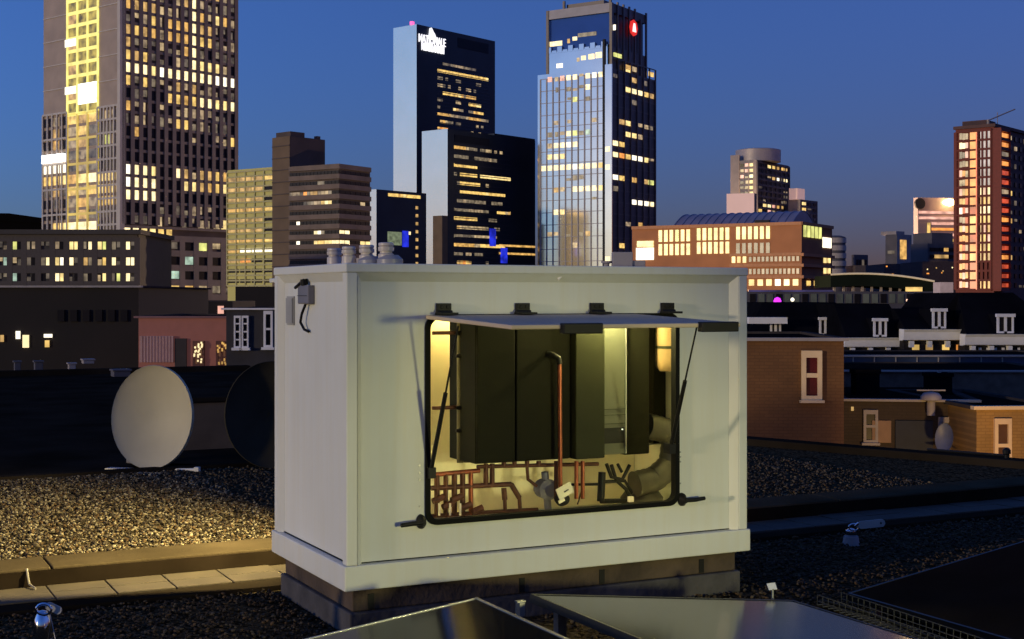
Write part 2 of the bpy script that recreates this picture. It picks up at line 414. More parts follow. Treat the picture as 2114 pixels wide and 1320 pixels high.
for i in range(9): C_.win('R', C_.sR(858), C_.sR(863), C_.z(420+i*17)-1.3, C_.z(420+i*17), GL['5'])
C_.win('R', C_.sR(800), C_.sR(829), C_.z(505), C_.z(477), glow('green_lobby', (.5, .6, .35), .25, .5), .1)
mb = MB(); C_.fb(mb, 'R', C_.sR(830), C_.sR(842), C_.z(508), C_.z(474), .1, .5); mb.build('neon_sign', MATS['blue_neon'], C_.root)
C_.finish()

# --- stepped glass tower with a crown
m_silver = mat('silver_glass', (.98, .84, .66), .10, 1.0, var=.06, scale=.12)
m_silverf = mat('silver_frame', (.40, .37, .38), .6, 0, var=.1, scale=.2)
m_dkglass = mat('dark_maroon_glass', (.075, .052, .055), .4, var=.3, scale=.1, spec=.4)
m_dkframe = mat('dark_maroon_frame', (.11, .075, .075), .4, var=.2)
D = Bld('crowned_tower', 'stepped silver glass tower with lit windows and a red glowing emblem near its top', 'tower', 1262, 1110, 1352, 140, 600, 57)
D.body(m_silver, m_dkglass)
s0, s1 = D.sL(1247), D.sL(1116)
Pm = (D.z(150)-D.z(550))/17.0
# columns counted from the left of the picture: reversed along the left face
def lrows(rows): return [r[::-1] for r in rows]
D.windows('L', s0, s1, D.z(140), Pm, [r.replace('0', '_') for r in lrows(["0p4p9949w9"[:10], "0010232900", "00002g0100", "0000000000", "0030300030"[:10], "02239g2c00", "0499w90000", "0898000000",
    "99999w9997", "0000222000", "0054099998"[:10], "0000000020", "0098000000", "0000000000", "0440202500", "0000040000", "0000000000"])], .62, .45, .22)
D.grid('L', s0, s1, D.z(590), D.z(150), 10, 0, .5, 0, .3, m_silverf)
D.grid('L', s0, s1, D.z(590), D.z(150), 1, 17, 0, .28, .12, m_silverf, 'floor_line')
mb = MB(); D.fb(mb, 'L', D.sL(1250), D.sL(1245.5), 0, D.z(80), -.5, .75); mb.build('shadow_slot', m_black, D.root)
mb = MB(); D.fb(mb, 'L', -.6, D.sL(1250.5), 0, D.z(133), 0, .7); mb.build('corner_column', m_silver, D.root)
for y in (303, 340, 530): D.win('L', .4, D.sL(1251.5), D.z(y+10), D.z(y), GL['9'], .8)
rs = ["_4_____", "_______"]
D.windows('R', .6, D.Lr*.97, D.z(118), Pm, [r.replace('0', '_') for r in ["0064007"[:7], "1005020", "0089975", "0002000", "0000000", "0580442", "0088400", "9700000", "9o7ww83", "0000000", "w70605g"[:7], "2000000",
    "000www9", "0000000", "0030600", "0000000", "0700000", "8430000", "0500000"]], .86, .42, .3)
D.grid('R', 0, D.Lr, D.z(590), D.z(118), 7, 0, .7, 0, .55, m_dkframe)
D.grid('R', 0, D.Lr, D.z(590), D.z(118), 1, 19, 0, .5, .15, m_dkframe, 'floor_line')
# upper set-back stage, local to the same root
ux0, ux1, uy0, uy1 = 2.2, D.sR(1338), 1.2, D.sL(1124)
mb = MB(); mb.box(ux0, ux1, uy0, uy1, D.H-1, D.z(92)); mb.m = [1, 1, 1, 1, 1, 0]; mb.build('upper_stage', [m_silver, m_dkglass], D.root)
m_crownblue = mat('crown_blue_glass', (.03, .07, .30), .04, var=.1, scale=.1, spec=.8)
mb = MB(); mb.box(ux0+1, ux1-1, uy0+1, uy1-1, D.z(92), D.z(22)); mb.m = [1, 1, 1, 1, 1, 0]; mb.build('crown_glass', [m_crownblue, m_dkglass], D.root)
mb = MB(); mb.box(ux0, ux1, uy0, uy1, D.z(22), D.z(3)); mb.m = [1, 1, 1, 1, 1, 0]; mb.build('crown_band', [m_silverf, m_dkglass], D.root)
mb = MB()
for i in range(12):
    q = uy0+1+(uy1-uy0-2)*i/11; h = D.z(92)+(2.2 if i % 2 else .6); mb.box(ux0-.1, ux0+1.2, q-1.2, q+1.2, D.z(95), h)
mb.build('serrated_edge', m_silver, D.root)
mb = MB(); mb.box(ux0-.4, ux0+1.2, uy0-.5, uy0+.8, D.z(140), D.z(3)); mb.box(ux0-.3, ux0+.8, uy1-1, uy1+.3, D.z(140), D.z(3))
for i in range(6): q = ux0+(ux1-ux0)*(i+1)/6; mb.box(q-.5, q+.5, uy0-.5, uy0+.2, D.z(140), D.z(3)+(1 if i != 4 else -3))
mb.build('crown_fin', m_dkframe, D.root)
mb = MB(); mb.box(ux0+5, ux0+6, uy0+3, uy0+4, D.z(3), D.z(3)+5); mb.box(ux0+2, ux0+3, uy1-8, uy1-7, D.z(3), D.z(3)+4); mb.box(ux0+4, ux1-6, uy0+6, uy1-8, D.z(3), D.z(3)+2.6)
mb.build('roof_plant', m_dkframe, D.root)
def Lw(x0, x1, y0, y1, ch, parent_x):
    mb = MB(); mb.box(parent_x-.25, parent_x, D.sL(x1), D.sL(x0), D.z(y1), D.z(y0)); mb.build('window', GL[ch], D.root)
Lw(1127, 1153, 69, 79, '9', ux0+1); Lw(1164, 1169, 67, 76, '6', ux0+1); Lw(1175, 1184, 64, 72, '9', ux0+1); Lw(1186, 1224, 58, 66, '2', ux0+1); Lw(1258, 1264, 49, 60, 'w', ux0+1)
Lw(1144, 1156, 118, 127, 'w', ux0); Lw(1195, 1204, 107, 116, '9', ux0); Lw(1210, 1222, 105, 116, '9', ux0); Lw(1225, 1237, 103, 115, '9', ux0); Lw(1186, 1191, 110, 118, '4', ux0)
mb = MB(); mb.box(ux0+1, ux0+8, uy0-.9, uy0-.5, D.z(114), D.z(106)); mb.build('window', GL['g'], D.root)
mb = MB(); mb.box(ux0+11, ux0+17, uy0-.9, uy0-.5, D.z(138), D.z(130)); mb.build('window', GL['8'], D.root)
# red emblem
ex = D.sR(1308); ez = D.z(42)
mb = MB(); mb.lathe([(0.01, -.25), (3.7, -.25), (3.7, .25), (.01, .25)], n=8); 
o = mb.build('red_emblem', mat('emblem_red', (.4,0,0), var=0, em=(1, .04, .03), ems=.75), D.root); o.location = (ex, uy0-1.2, ez); o.rotation_euler = (R(90), 0, 0)
mb = MB(); mb.prism([(-1.5, -1.8), (1.5, -1.8), (1.0, .3), (.5, 2.0), (-.5, 2.0), (-1.0, .3)], -.3, .3, 'y')
e2 = mb.build('emblem_figure', mat('emblem_white', (1,1,1), var=0, em=(1, .75, .65), ems=1.6), o); e2.rotation_euler = (R(-90), 0, 0); e2.location = (0, 0, .3)
D.finish()

# --- orange brick theatre block with gallery windows
m_obrick = mat('orange_brick', (.27, .115, .05), .8, var=.12, scale=.3)
m_obrick_d = mat('orange_brick_shade', (.22, .10, .045), .8, var=.15, scale=.3)
def lit_spot(name, loc, target, energy, color, size=60, radius=.3, blend=.8):
    l = bpy.data.lights.new(name, 'SPOT'); l.energy = energy*LE; l.color = color; l.spot_size = R(size); l.spot_blend = blend; l.shadow_soft_size = radius
    o = bpy.data.objects.new(name, l); col.objects.link(o); o.location = loc
    o.rotation_euler = (Vector(target)-Vector(loc)).to_track_quat('-Z', 'Y').to_euler(); return o
b = Bld('brick_gallery', 'long orange brick building with groups of tall yellow lit windows', 'building', 1655, 1305, 1718, 461, 230, 59.6)
b.body(m_obrick, m_obrick_d)
def lpan(x0, x1, n, y0, y1, chs):
    s0, s1 = b.sL(x1), b.sL(x0)
    for j in range(n):
        w = (s1-s0)/n; b.win('L', s0+w*(j+.2), s0+w*(j+.8), b.zL((x0+x1)/2, y1), b.zL((x0+x1)/2, y0), GL[chs[j % len(chs)]], .15)
lpan(1358, 1427, 6, 475, 499, '88g8'); lpan(1358, 1427, 6, 504, 527, '8'); lpan(1437, 1508, 6, 471, 496, '8g'); lpan(1437, 1508, 6, 500, 524, '8')
lpan(1518, 1592, 6, 468, 494, '8'); lpan(1518, 1592, 6, 502, 524, '1'); lpan(1509, 1543, 3, 528, 543, '868')
lpan(1545, 1652, 12, 530, 540, '001020'.replace('0', '1')); lpan(1545, 1652, 12, 555, 566, '112'); lpan(1543, 1652, 6, 577, 590, '89w887')
b.win('L', b.sL(1350), b.sL(1314), b.zL(1330, 537), b.zL(1330, 512), GL['w'], .2); b.win('L', b.sL(1350), b.sL(1316), b.zL(1330, 510), b.zL(1330, 498), GL['8'], .25)
for j in range(5): w = (b.sR(1696)-b.sR(1657))/5; b.win('R', b.sR(1657)+w*(j+.2), b.sR(1657)+w*(j+.8), b.zR(1675, 491), b.zR(1675, 466), GL['g'], .15)
b.win('R', b.sR(1698), b.sR(1715), b.zR(1706, 512), b.zR(1706, 491), GL['w'], .15)
for y in (530, 552):
    for x in (1700, 1708): b.win('R', b.sR(x), b.sR(x+5), b.zR(x, y+13), b.zR(x, y), GL['8'], .15)
for x in (1665, 1680): b.win('R', b.sR(x), b.sR(x+7), b.zR(x, 590), b.zR(x, 580), GL['7'], .15)
gb = MB()
for y in (526, 548, 572):
    b.fb(gb, 'L', 0, b.sL(1508), b.zL(1580, y)-.25, b.zL(1580, y)+.25, 0, .5); b.fb(gb, 'R', -.5, b.Lr, b.zL(1655, y)-.25, b.zL(1655, y)+.25, 0, .5)
b.fb(gb, 'L', -.3, b.Ll, b.H-.3, b.H+.25, 0, .3); b.fb(gb, 'R', -.3, b.Lr, b.H-.3, b.H+.25, 0, .3)
gb.build('string_course', mat('orange_stone', (.34, .17, .09), .8), b.root)
b.finish()
# barrel roof behind it
m_zinc = mat('zinc_roof', (.26, .24, .30), .45, .3, var=.15, scale=.4)
T = Bld('barrel_roof_hall', 'hall with grey curved zinc roof rising behind the orange brick building', 'building', 1640, 1390, 1700, 462, 250, 59.6)
T.body(m_obrick_d, m_obrick_d)
mb = MB(); n = 14
ht = T.z(432)-T.z(462)
pr = [(T.Lr*.8*i/n, T.H+ht*math.sin(math.pi*i/n)) for i in range(n+1)]
mb.prism(pr, .5, T.Ll, 'y'); mb.build('roof', m_zinc, T.root, smooth=True)
rb = MB()
for i in range(16):
    y = .5+(T.Ll-.5)*i/15
    rb.tube([(p[0], y, p[1]+.05) for p in pr], .12, 5)
rb.build('roof_rib', m_zinc, T.root)
rb = MB(); rb.box(-.6, 0, T.sL(1590), T.sL(1560), T.H, T.H+.8); rb.build('roof_light', m_black, T.root)

# --- apartment towers behind
m_grey = mat('grey_concrete', (.30, .26, .25), .8, var=.15, scale=.3)
m_grey_d = mat('grey_concrete_dark', (.09, .08, .09), .8, var=.2, scale=.3)
b = Bld('apartment_tower', 'grey apartment tower with a curved rooftop drum behind the brick building', 'tower', 1562, 1510, 1628, 330, 430, 55)
b.body(m_grey, m_grey_d)
b.windows('L', 1, b.Ll*.66, b.z(334), (b.z(334)-b.z(440))/9, lrows(["0p8", "4p8", "p39", "148", "248", "128", "pp9", "848", "020"]), .7, .55, .2)
b.windows('R', 1, b.Lr-1, b.z(334), (b.z(334)-b.z(440))/9, ["0087665", "0000000", "0045w29", "0000000", "1000003", "0000001", "0200023", "089p650", "70p3200"], .75, .5, .2)
b.grid('R', 0, b.Lr, b.z(440), b.z(334), 7, 9, .3, .6, .5, m_grey_d, 'balcony_band')
mb = MB(); mb.box(-.3, .8, b.Ll*.68, b.Ll+.2, 0, b.z(318)); mb.build('stair_shaft', m_grey, b.root)
mb = MB(); mb.lathe([(7.2, 0), (7.2, b.z(305)-b.H), (6, b.z(303)-b.H)], (b.Lr*.35, b.Ll*.4, b.H), 20); mb.box(b.Lr*.35+4.5, b.Lr*.35+7, b.Ll*.3, b.Ll*.5, b.H, b.z(299)); mb.build('roof_drum', mat('drum_metal', (.4, .34, .33), .5, .2), b.root, smooth=True)
b.finish()
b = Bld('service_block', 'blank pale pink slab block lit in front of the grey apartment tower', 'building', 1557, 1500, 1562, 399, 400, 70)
b.body(mat('pale_pink_wall_glow', (.78, .55, .48), .8, var=.05, scale=.2, em=(1, .6, .5), ems=.3), m_grey_d)  # left wall glows by itself in place of light falling on it
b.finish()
b = Bld('stepped_flats', 'small stepped flats with a pale stair head right of the grey apartment tower', 'building', 1652, 1627, 1688, 412, 440, 50)
b.body(m_grey, m_grey_d)
b.windows('R', .5, b.Lr-.3, b.z(414), (b.z(414)-b.z(462))/4, ["800", "710", "800", "800"], .6, .5, .2)
mb = MB(); mb.box(-1, 4, .5, b.Ll*.8, b.H, b.z(389)); mb.build('stair_head', MATS['pale_pink_wall_glow'], b.root)
b.finish()
# curved pale building and neighbours
b = Bld('curved_building', 'round ended pale building with ribbon bands right of the orange brick building', 'building', 1740, 1715, 1765, 487, 330, 45)
mb = MB(); r_ = (1763-1718)/2/F*330*1.05
for i in range(6):
    z1 = b.z(491+i*16); mb.lathe([(r_, z1-1.2), (r_, z1)], (r_*.3, r_*1.0, 0), 24)
mb.build('floor_band', mat('cream_band', (.45, .38, .33), .7), b.root, smooth=True)
mb = MB(); mb.lathe([(r_*.93, 0), (r_*.93, b.z(489)), (r_*.5, b.z(486))], (r_*.3, r_*1.0, 0), 24); mb.build('wall', m_grey_d, b.root, smooth=True)
b = Bld('flat_block', 'small dark flat roofed block beside the round ended pale building', 'building', 1765, 1758, 1792, 526, 340, 30)
b.body(m_grey_d, m_grey_d); b.windows('R', .3, b.Lr-.3, b.z(530), 3, ["0010", "0000", "0200"], .7, .5, .1); b.finish()
b = Bld('glass_fronted_block', 'low grey block with a warm lit end wall left of the striped hotel', 'building', 1852, 1828, 1882, 484, 380, 40)
b.body(m_grey_d, m_grey)
b.win('R', b.sR(1858), b.sR(1871), b.z(535), b.z(495), GL['6']); b.win('R', b.sR(1884), b.sR(1888), b.z(545), b.z(515), GL['p'])
b.windows('L', .3, b.Ll-.3, b.z(495), 6, ["1", "2", "0"], .7, .3, .1)
mb = MB(); mb.box(1, 5, 1, 6, b.H, b.z(477)); mb.build('roof_housing', m_grey, b.root); b.finish()
b = Bld('dark_terrace_block', 'dark stepped block with orange lit rows in front of the striped hotel', 'building', 1915, 1880, 1990, 503, 300, 25)
b.body(m_grey_d, m_grey_d)
b.windows('R', .5, b.Lr-.5, b.z(508), (b.z(508)-b.z(580))/5, ["0006000", "0555000", "7766000", "6677500", "0000000"], .85, .5, .2)
mb = MB(); mb.box(3, 9, 2, 8, b.H, b.H+2.5); mb.box(12, 14, 2, 5, b.H, b.H+1.4); mb.build('roof_housing', m_grey_d, b.root); b.finish()
b = Bld('striped_hotel', 'pale building with long glowing stripes and a dazzling lamp on its roof band', 'building', 1895, 1886, 2010, 408, 400, 12)
m_hot = mat('hotel_wall', (.30, .22, .22), .7, var=.1, scale=.2)
b.body(m_hot, m_hot)
for i in range(9):
    x0 = 1889 if i < 2 else 1923; y = 436+i*11.5
    b.win('R', max(.2, b.sR(x0)), b.Lr*.98, b.z(y+5.2), b.z(y), GL['p' if i < 2 else random.choice('po6')], .2)
b.win('R', b.sR(1914), b.sR(1920), b.z(505), b.z(460), GL['7'], .2)
mb = MB(); mb.lathe([(.01, 0), (1.6, 0), (1.6, .8), (.01, .8)], n=14); o = mb.build('roof_logo', m_black, b.root); o.location = (b.sR(1897), -.1, b.z(421)); o.rotation_euler = (R(90), 0, 0)
mb = MB(); mb.lathe([(.1, -1.1), (1.1, -.6), (1.5, 0), (1.1, .6), (.1, 1.1)], n=16, rx=1.5); o = mb.build('flood_lamp', mat('orange_flood', (1,.8,.4), var=0, em=(1, .72, .3), ems=14), b.root, smooth=True); o.location = (b.sR(1955), -1.4, b.z(418))
l = bpy.data.lights.new('flood_light', 'POINT'); l.energy = 90*LE; l.color = (1, .5, .2); l.shadow_soft_size = 1; lo = bpy.data.objects.new('flood_light', l); col.objects.link(lo); lo.parent = b.root; lo.location = (b.sR(1955), -5, b.z(416))
b.finish()

# --- red apartment tower on the right
m_red = mat('red_brick', (.11, .010, .006), .7, var=.2, scale=.4)
m_redd = mat('dark_red_cladding', (.055, .02, .022), .7, var=.2, scale=.4)
b = Bld('red_apartment_tower', 'red apartment tower with glowing winter gardens and a crane arm on its roof', 'tower', 2052, 1973, 2170, 262, 220, 50)
b.body(m_red, m_redd)
H1 = b.z(590); n = 17; ph = (b.z(268)-b.z(598))/n
for i in range(n):
    zt = b.z(268)-i*ph
    s0, s1 = b.sL(1999), b.sL(1981)
    ch = ['3', '9', '1', '4', '4', '4', '5', '6', 'w', 'o', '6', 'o', 'o', 'o', 'o', 'o', 'o'][i]
    for j in range(3):
        w = (s1-s0)/3; c2 = random.choice((ch, ch, 'o', '3', 'p', 'r')) if i else ch
        b.win('L', s0+w*(j+.06), s0+w*(j+.94), zt-ph*random.uniform(.75, .88), zt-ph*random.uniform(.12, .22), GL[c2], .12)
    s0, s1 = b.sL(2045), b.sL(2024)
    ch = '44444496976775o36'[i]
    if i not in (14, 15):
        for j in range(3): w = (s1-s0)/3; b.win('L', s0+w*(j+.06), s0+w*(j+.94), zt-ph*.94, zt-ph*.04, GL[random.choice((ch, ch, ch, 'p', '5'))] if ch != '4' else glow('winter_garden', (.75, .62, .62), .40, .5), .12)
    b.win('L', b.sL(2017), b.sL(2003), zt-ph*.9, zt-ph*.12, GL[random.choice('rroo7')], .12)
    ch = '2o22223o8oo45o000'[i]
    b.win('R', .4, b.sR(2068), zt-ph*.75, zt-ph*.35, GL[random.choice((ch, 'r', 'o'))] if ch in GL else GL['r'], 1.1)
b.windows('R', b.sR(2070), b.sR(2140), b.z(268), ph, rnd_rows(3, 7, .06, '234')+["0010000", "0000000", "0000000", "0700000", "0010030", "0100000", "0620000", "1003000", "0000000", "0000300", "7500000", "3000000", "0000000", "0001400"], .4, .5, .15)
b.grid('L', b.sL(2047), b.sL(2020), b.z(598), b.z(268), 3, n, .25, .35, .35, m_red, 'winter_garden_frame')
b.grid('R', -.2, b.sR(2070), b.z(598), b.z(268), 1, n, .2, .5, 1.3, mat('balcony_red', (.14, .02, .014), .7), 'balcony')
b.grid('L', .2, b.Ll, b.z(598), b.z(268), 1, n, .5, .22, .2, m_red, 'floor_band')
b.win('L', b.sL(2020), b.sL(2016), b.z(598), b.z(272), glow('red_glow', (1, .10, .02), .8, .5), .3)
mb = MB(); mb.box(-.3, b.Lr, -.3, b.Ll+.3, b.H, b.H+.5); mb.box(2, 6, 2, 6, b.H, b.H+1.5); mb.build('roof', m_redd, b.root)
mb = MB(); mb.tube([(1.5, 1.5, b.H+.5), (1.5, 1.5, b.H+1.4)], .25, 8); mb.tube([(1.2, 1.5, b.H+1.2), (6.5, -1, b.H+3.4)], .12, 6); mb.tube([(5.5, 1.5, b.H), (5.5, 1.5, b.H+3)], .06, 6); mb.build('roof_crane', m_grey, b.root)
b.finish()

# ------------------------------------------------------------------ middle distance, left
m_bwall = mat('brown_render', (.009, .005, .004), .85, var=.3, scale=.5)
m_coping = mat('grey_coping', (.35, .31, .28), .7, var=.1)
m_whitetrim = mat('white_trim', (.80, .76, .72), .6, var=.08)
def block(name, label, cat, x0, x1, y0, y1, Y, depth, m, ang=0, coping=None, base=None):
    """free standing low building; the front spans photo columns x0..x1, top at row y0"""
    X0 = (x0-CX)/F*Y; w = ((x1-CX)/F*Y-X0)/math.cos(R(ang)) if not ang else None
    if w is None:
        k = (x1-CX)/F; w = (k*Y-X0)/(math.cos(R(ang))-k*math.sin(R(ang)))
    zb = zrow(y1, Y)-1 if cat == 'chimney' else GZ
    o = thing(name, label, cat, (X0, Y, zb), R(ang)); h = zrow(y0, Y)-zb
    mb = MB(); mb.box(0, w, 0, depth, 0, h); mb.build('wall', m, o)
    if coping:
        e_ = .14; mb = MB(); z0_, z1_ = h+.002, h+coping[1]
        mb.box(-.12, w+.12, -.12, e_, z0_, z1_); mb.build('coping', coping[0], o); mb = MB(); mb.box(-.12, w+.12, depth-e_, depth+.1, z0_, z1_); mb.box(-.12, e_, e_, depth-e_, z0_, z1_); mb.box(w-e_, w+.12, e_, depth-e_, z0_, z1_); mb.build('side_coping', mat('shaded_coping', (.06, .05, .045), .9, spec=0.0), o)  # side and back coping coloured darker to suppress the blue sky light
        mb = MB(); mb.box(e_, w-e_, e_, depth-e_, h+.001, h+.02); mb.build('flat_roof', mat('flat_roof_felt', (.012, .010, .009), 1.0, spec=0.0, var=.3), o)
    def fr(px, py):
        k = (px-CX)/F; s_ = (k*Y-X0)/(math.cos(R(ang))-k*math.sin(R(ang))); return s_, CZ-(py-HY)/F*(Y+s_*math.sin(R(ang)))-zb
    return o, w, h, fr
def wbox(o, fr, x0, x1, y0, y1, m, name='window', d=.08, d0=0, parent=None):
    a, z1 = fr(x0, y0); b_, z0 = fr(x1, y1)
    mb = MB(); mb.box(a, b_, -d, -d0, min(z0, z1), max(z0, z1)); return mb.build(name, m, parent or o)
def framed(o, fr, x0, x1, y0, y1, mf, mg, mull=1, rails=1, d=.1, th=.07, sill=True):
    a, z1 = fr(x0, y0); b_, z0 = fr(x1, y1)
    f = MB(); f.box(a, a+th, -d, 0, z0, z1); f.box(b_-th, b_, -d, 0, z0, z1); f.box(a+th, b_-th, -d, 0, z1-th*1.6, z1); f.box(a+th, b_-th, -d, 0, z0, z0+th)
    for i in range(mull): c = a+(b_-a)*(i+1)/(mull+1); f.box(c-th/2, c+th/2, -d*.95, 0, z0+th, z1-th*1.6)
    for i in range(rails): c = z0+(z1-z0)*(i+1)/(rails+1); f.box(a+th, b_-th, -d*.9, 0, c-th/2, c+th/2)
    if sill: f.box(a-.05, b_+.05, -d*1.8, 0, z0-.07, z0)
    g_ = MB(); g_.box(a+th*.5, b_-th*.5, -.03, -.005, z0+th*.5, z1-th*.5)
    q = f.build('window', mf, o); g_.build('pane', mg, q); return q

o, w, h, fr = block('dark_row_house', 'long dark brown flat roofed building with a pale parapet line, far left middle', 'building', -60, 286, 594, 775, 48, 12, m_bwall, 1, (m_coping, .07))
for x, y, ww, hh, ch in ((2, 692, 6, 14, '5'), (34, 684, 8, 16, 'w'), (48, 692, 12, 26, '9'), (92, 690, 16, 7, 'w'), (94, 703, 8, 14, '7')):
    wbox(o, fr, x, x+ww, y, y+hh, GL[ch])
for i in range(6): wbox(o, fr, 120+i*26, 134+i*26, 640, 664, DG)
o, w, h, fr = block('mauve_house', 'dusty pink rendered house with dark door and fairy lit windows', 'house', 286, 470, 657, 770, 42, 6, mat('mauve_render_glow', (.24, .09, .07), .85, var=.1, em=(.4, .14, .11), ems=.14), 1, (mat('mauve_coping', (.25, .12, .11), .8), .06))  # render carries a faint glow standing in for light on the wall
wbox(o, fr, 362, 386, 699, 760, mat('door_brown', (.03, .02, .02), .6), 'door')
c = MB(); a, z1 = fr(290, 694); b_, z0 = fr(360, 748)
for i in range(22): q = a+(b_-a)*i/22; c.box(q, q+.028, -.1-.03*(i % 2), 0, z0, z1)
c.build('slatted_screen', mat('pink_slats_glow', (.42, .26, .25), .7, em=(.4, .22, .2), ems=.12), o)  # slats given a weak glow of their own so they look lit
for x0 in (399, 447):
    q = framed(o, fr, x0, x0+24, 704, 756, mat('red_frame', (.12, .04, .03), .6), glow('dim_room', (.9, .4, .2), .12), 1, 2)
    lm = MB()
    for i in range(22):
        a, z1 = fr(x0+2+random.random()*20, 708+random.random()*46); lm.box(a, a+.045, -.16, -.13, z1, z1+.06)
    lm.build('fairy_lights', GL['9'] if x0 < 420 else GL['6'], q)
o, w, h, fr = block('slate_house', 'dark slate clad house with white roof trim just left of the cabinet', 'house', 467, 600, 640, 790, 38, 6, mat('slate_cladding', (.03, .026, .03), .8, var=.2), 1, (m_whitetrim, .05))
framed(o, fr, 484, 498, 652, 718, m_whitetrim, DG, 0, 3, th=.04); framed(o, fr, 500, 514, 652, 718, m_whitetrim, DG, 0, 3, th=.04); framed(o, fr, 545, 564, 642, 717, m_whitetrim, DG, 0, 1, th=.06)
o, w, h, fr = block('corner_shop', 'low building with orange lit shop windows between the pink house and the tower', 'shop', 280, 480, 622, 700, 90, 8, m_bwall, 0)
wbox(o, fr, 288, 316, 638, 650, GL['o']); wbox(o, fr, 384, 416, 639, 650, GL['7']); wbox(o, fr, 450, 462, 632, 648, GL['p'])
o, w, h, fr = block('brown_annex', 'plain dark brown annex behind the slate house beneath the brown shaft tower', 'building', 486, 640, 592, 700, 110, 10, m_bwall, 0)

# ------------------------------------------------------------------ middle distance, right
m_bbrick = mat('brown_brick', (.20, .10, .028), .85, var=.2, scale=1.2, bump=.3, bscale=8)
def add_bricks(m, base, sc_=1.0):
    nt = m.node_tree; N = nt.nodes; L = nt.links; p = N['Principled BSDF']; tc = N.new('ShaderNodeTexCoord'); mp = N.new('ShaderNodeMapping'); mp.inputs['Rotation'].default_value = (R(90), 0, 0)
    b = N.new('ShaderNodeTexBrick'); b.inputs['Scale'].default_value = sc_; b.inputs['Brick Width'].default_value = .26; b.inputs['Row Height'].default_value = .09; b.inputs['Mortar Size'].default_value = .012
    b.inputs['Color1'].default_value = tuple(x*.93 for x in base)+(1,); b.inputs['Color2'].default_value = tuple(x*1.08 for x in base)+(1,); b.inputs['Mortar'].default_value = tuple(x*.8 for x in base)+(1,)
    L.new(tc.outputs['Object'], mp.inputs[0]); L.new(mp.outputs[0], b.inputs[0])
    nz = N.new('ShaderNodeTexNoise'); nz.inputs['Scale'].default_value = .7; nz.inputs['Detail'].default_value = 5; L.new(tc.outputs['Object'], nz.inputs[0])
    mx = N.new('ShaderNodeMix'); mx.data_type = 'RGBA'; mx.blend_type = 'MULTIPLY'; mx.inputs[0].default_value = .55
    cr = N.new('ShaderNodeValToRGB'); cr.color_ramp.elements[0].color = (.45, .45, .45, 1); cr.color_ramp.elements[0].position = .3; cr.color_ramp.elements[1].position = .65; L.new(nz.outputs[0], cr.inputs[0])
    L.new(b.outputs[0], mx.inputs[6]); L.new(cr.outputs[0], mx.inputs[7]); L.new(mx.outputs[2], p.inputs['Base Color'])
add_bricks(m_bbrick, (.19, .085, .026))
m_creamw = mat('cream_frame', (.85, .62, .34), .6, var=.06)
m_redp = mat('red_curtain_pane', (.10, .012, .012), .25, var=.3, scale=2)
o, w, h, fr = block('brick_house', 'plain brown brick house wall with one tall cream framed window, right of the cabinet', 'house', 1480, 1742, 704, 915, 38, 7, m_bbrick, -3, (m_coping, .09), base=-5)
framed(o, fr, 1654, 1696, 724, 826, m_creamw, m_redp, 0, 1, th=.12, d=.12)
a, z1 = fr(1658, 826)
m_slate = mat('slate_roof', (.006, .006, .008), 1.0, spec=0.0, var=.3, scale=.6)
# mansard terrace with dormers
m_cream = mat('cream_cornice', (.85, .80, .70), .7, var=.06)
def terrace(name, label, x0, x1, yt, yc0, yc1, ybot, Y, depth, hip=(0, 0), lit=None, brackets=True):
    o, w, h, fr = block(name, label, 'house', x0, x1, yc1, ybot, Y, depth, m_bwall, 0)
    a, zc1 = fr(x0, yc0); _, zc0 = fr(x0, yc1); _, zt = fr(x0, yt)
    c = MB(); c.prism([(-.45, zc1), (-.35, zc1-.12), (-.3, zc0+.05), (0.05, zc0), (.4, zc0), (.4, zc1)], -.1, w+.1, 'x'); c.build('cornice', m_cream, o)
    r = MB(); r.add([(0, -.2, zc1), (w, -.2, zc1), (w-hip[1], 2.2, zt), (hip[0], 2.2, zt), (0, depth, zc1), (w, depth, zc1), (w-hip[1], depth-1, zt), (hip[0], depth-1, zt)],
                    [(0,1,2,3), (3,2,6,7), (1,5,6,2), (0,3,7,4), (4,7,6,5), (0,4,5,1)])
    r.build('roof', m_slate, o)
    if brackets:
        for i in range(int(w/.8)): bk = MB(); bk.box(.2+i*.8, .38+i*.8, -.28, 0, zc0-.28, zc0); bk.build('bracket', m_cream, o)
    return o, w, h, fr, zc1
def dormer(o, fr, x0, x1, y0, y1, yb=-.30):
    a, z1 = fr(x0, y0); b_, z0 = fr(x1, y1)
    f = MB(); f.box(a-.05, b_+.05, yb-.06, yb+.12, z1-.14, z1); f.box(a, a+.09, yb, yb+.1, z0, z1-.14); f.box(b_-.09, b_, yb, yb+.1, z0, z1-.14)
    c = (a+b_)/2; f.box(c-.06, c+.06, yb, yb+.1, z0, z1-.14); f.box(a+.09, b_-.09, yb, yb+.09, z0, z0+.08)
    q = f.build('dormer', m_whitetrim, o); g_ = MB(); g_.box(a+.08, b_-.08, yb+.04, yb+.06, z0+.02, z1-.12); g_.build('pane', DG, q)
    g_ = MB(); g_.box(a+.02, b_-.02, yb+.101, 1.8, z0-.02, z1-.02); g_.build('cheek', m_slate, q)
o, w, h, fr, zc = terrace('mansard_house', 'dark mansard roofed terrace with two small white dormers behind the brown brick house', 1540, 1748, 625, 694, 699, 740, 66, 9, (1.2, 0), brackets=False)
dormer(o, fr, 1689, 1714, 655, 692); dormer(o, fr, 1588, 1610, 660, 690)
wbox(o, fr, 1540, 1618, 655, 668, m_cream, 'parapet', .9, .3)
o, w, h, fr, zc = terrace('mansard_house', 'dark mansard house with one white dormer and a cream bracketed cornice', 1745, 1872, 628, 697, 718, 760, 62, 9, (0, .2))
dormer(o, fr, 1800, 1827, 657, 695)
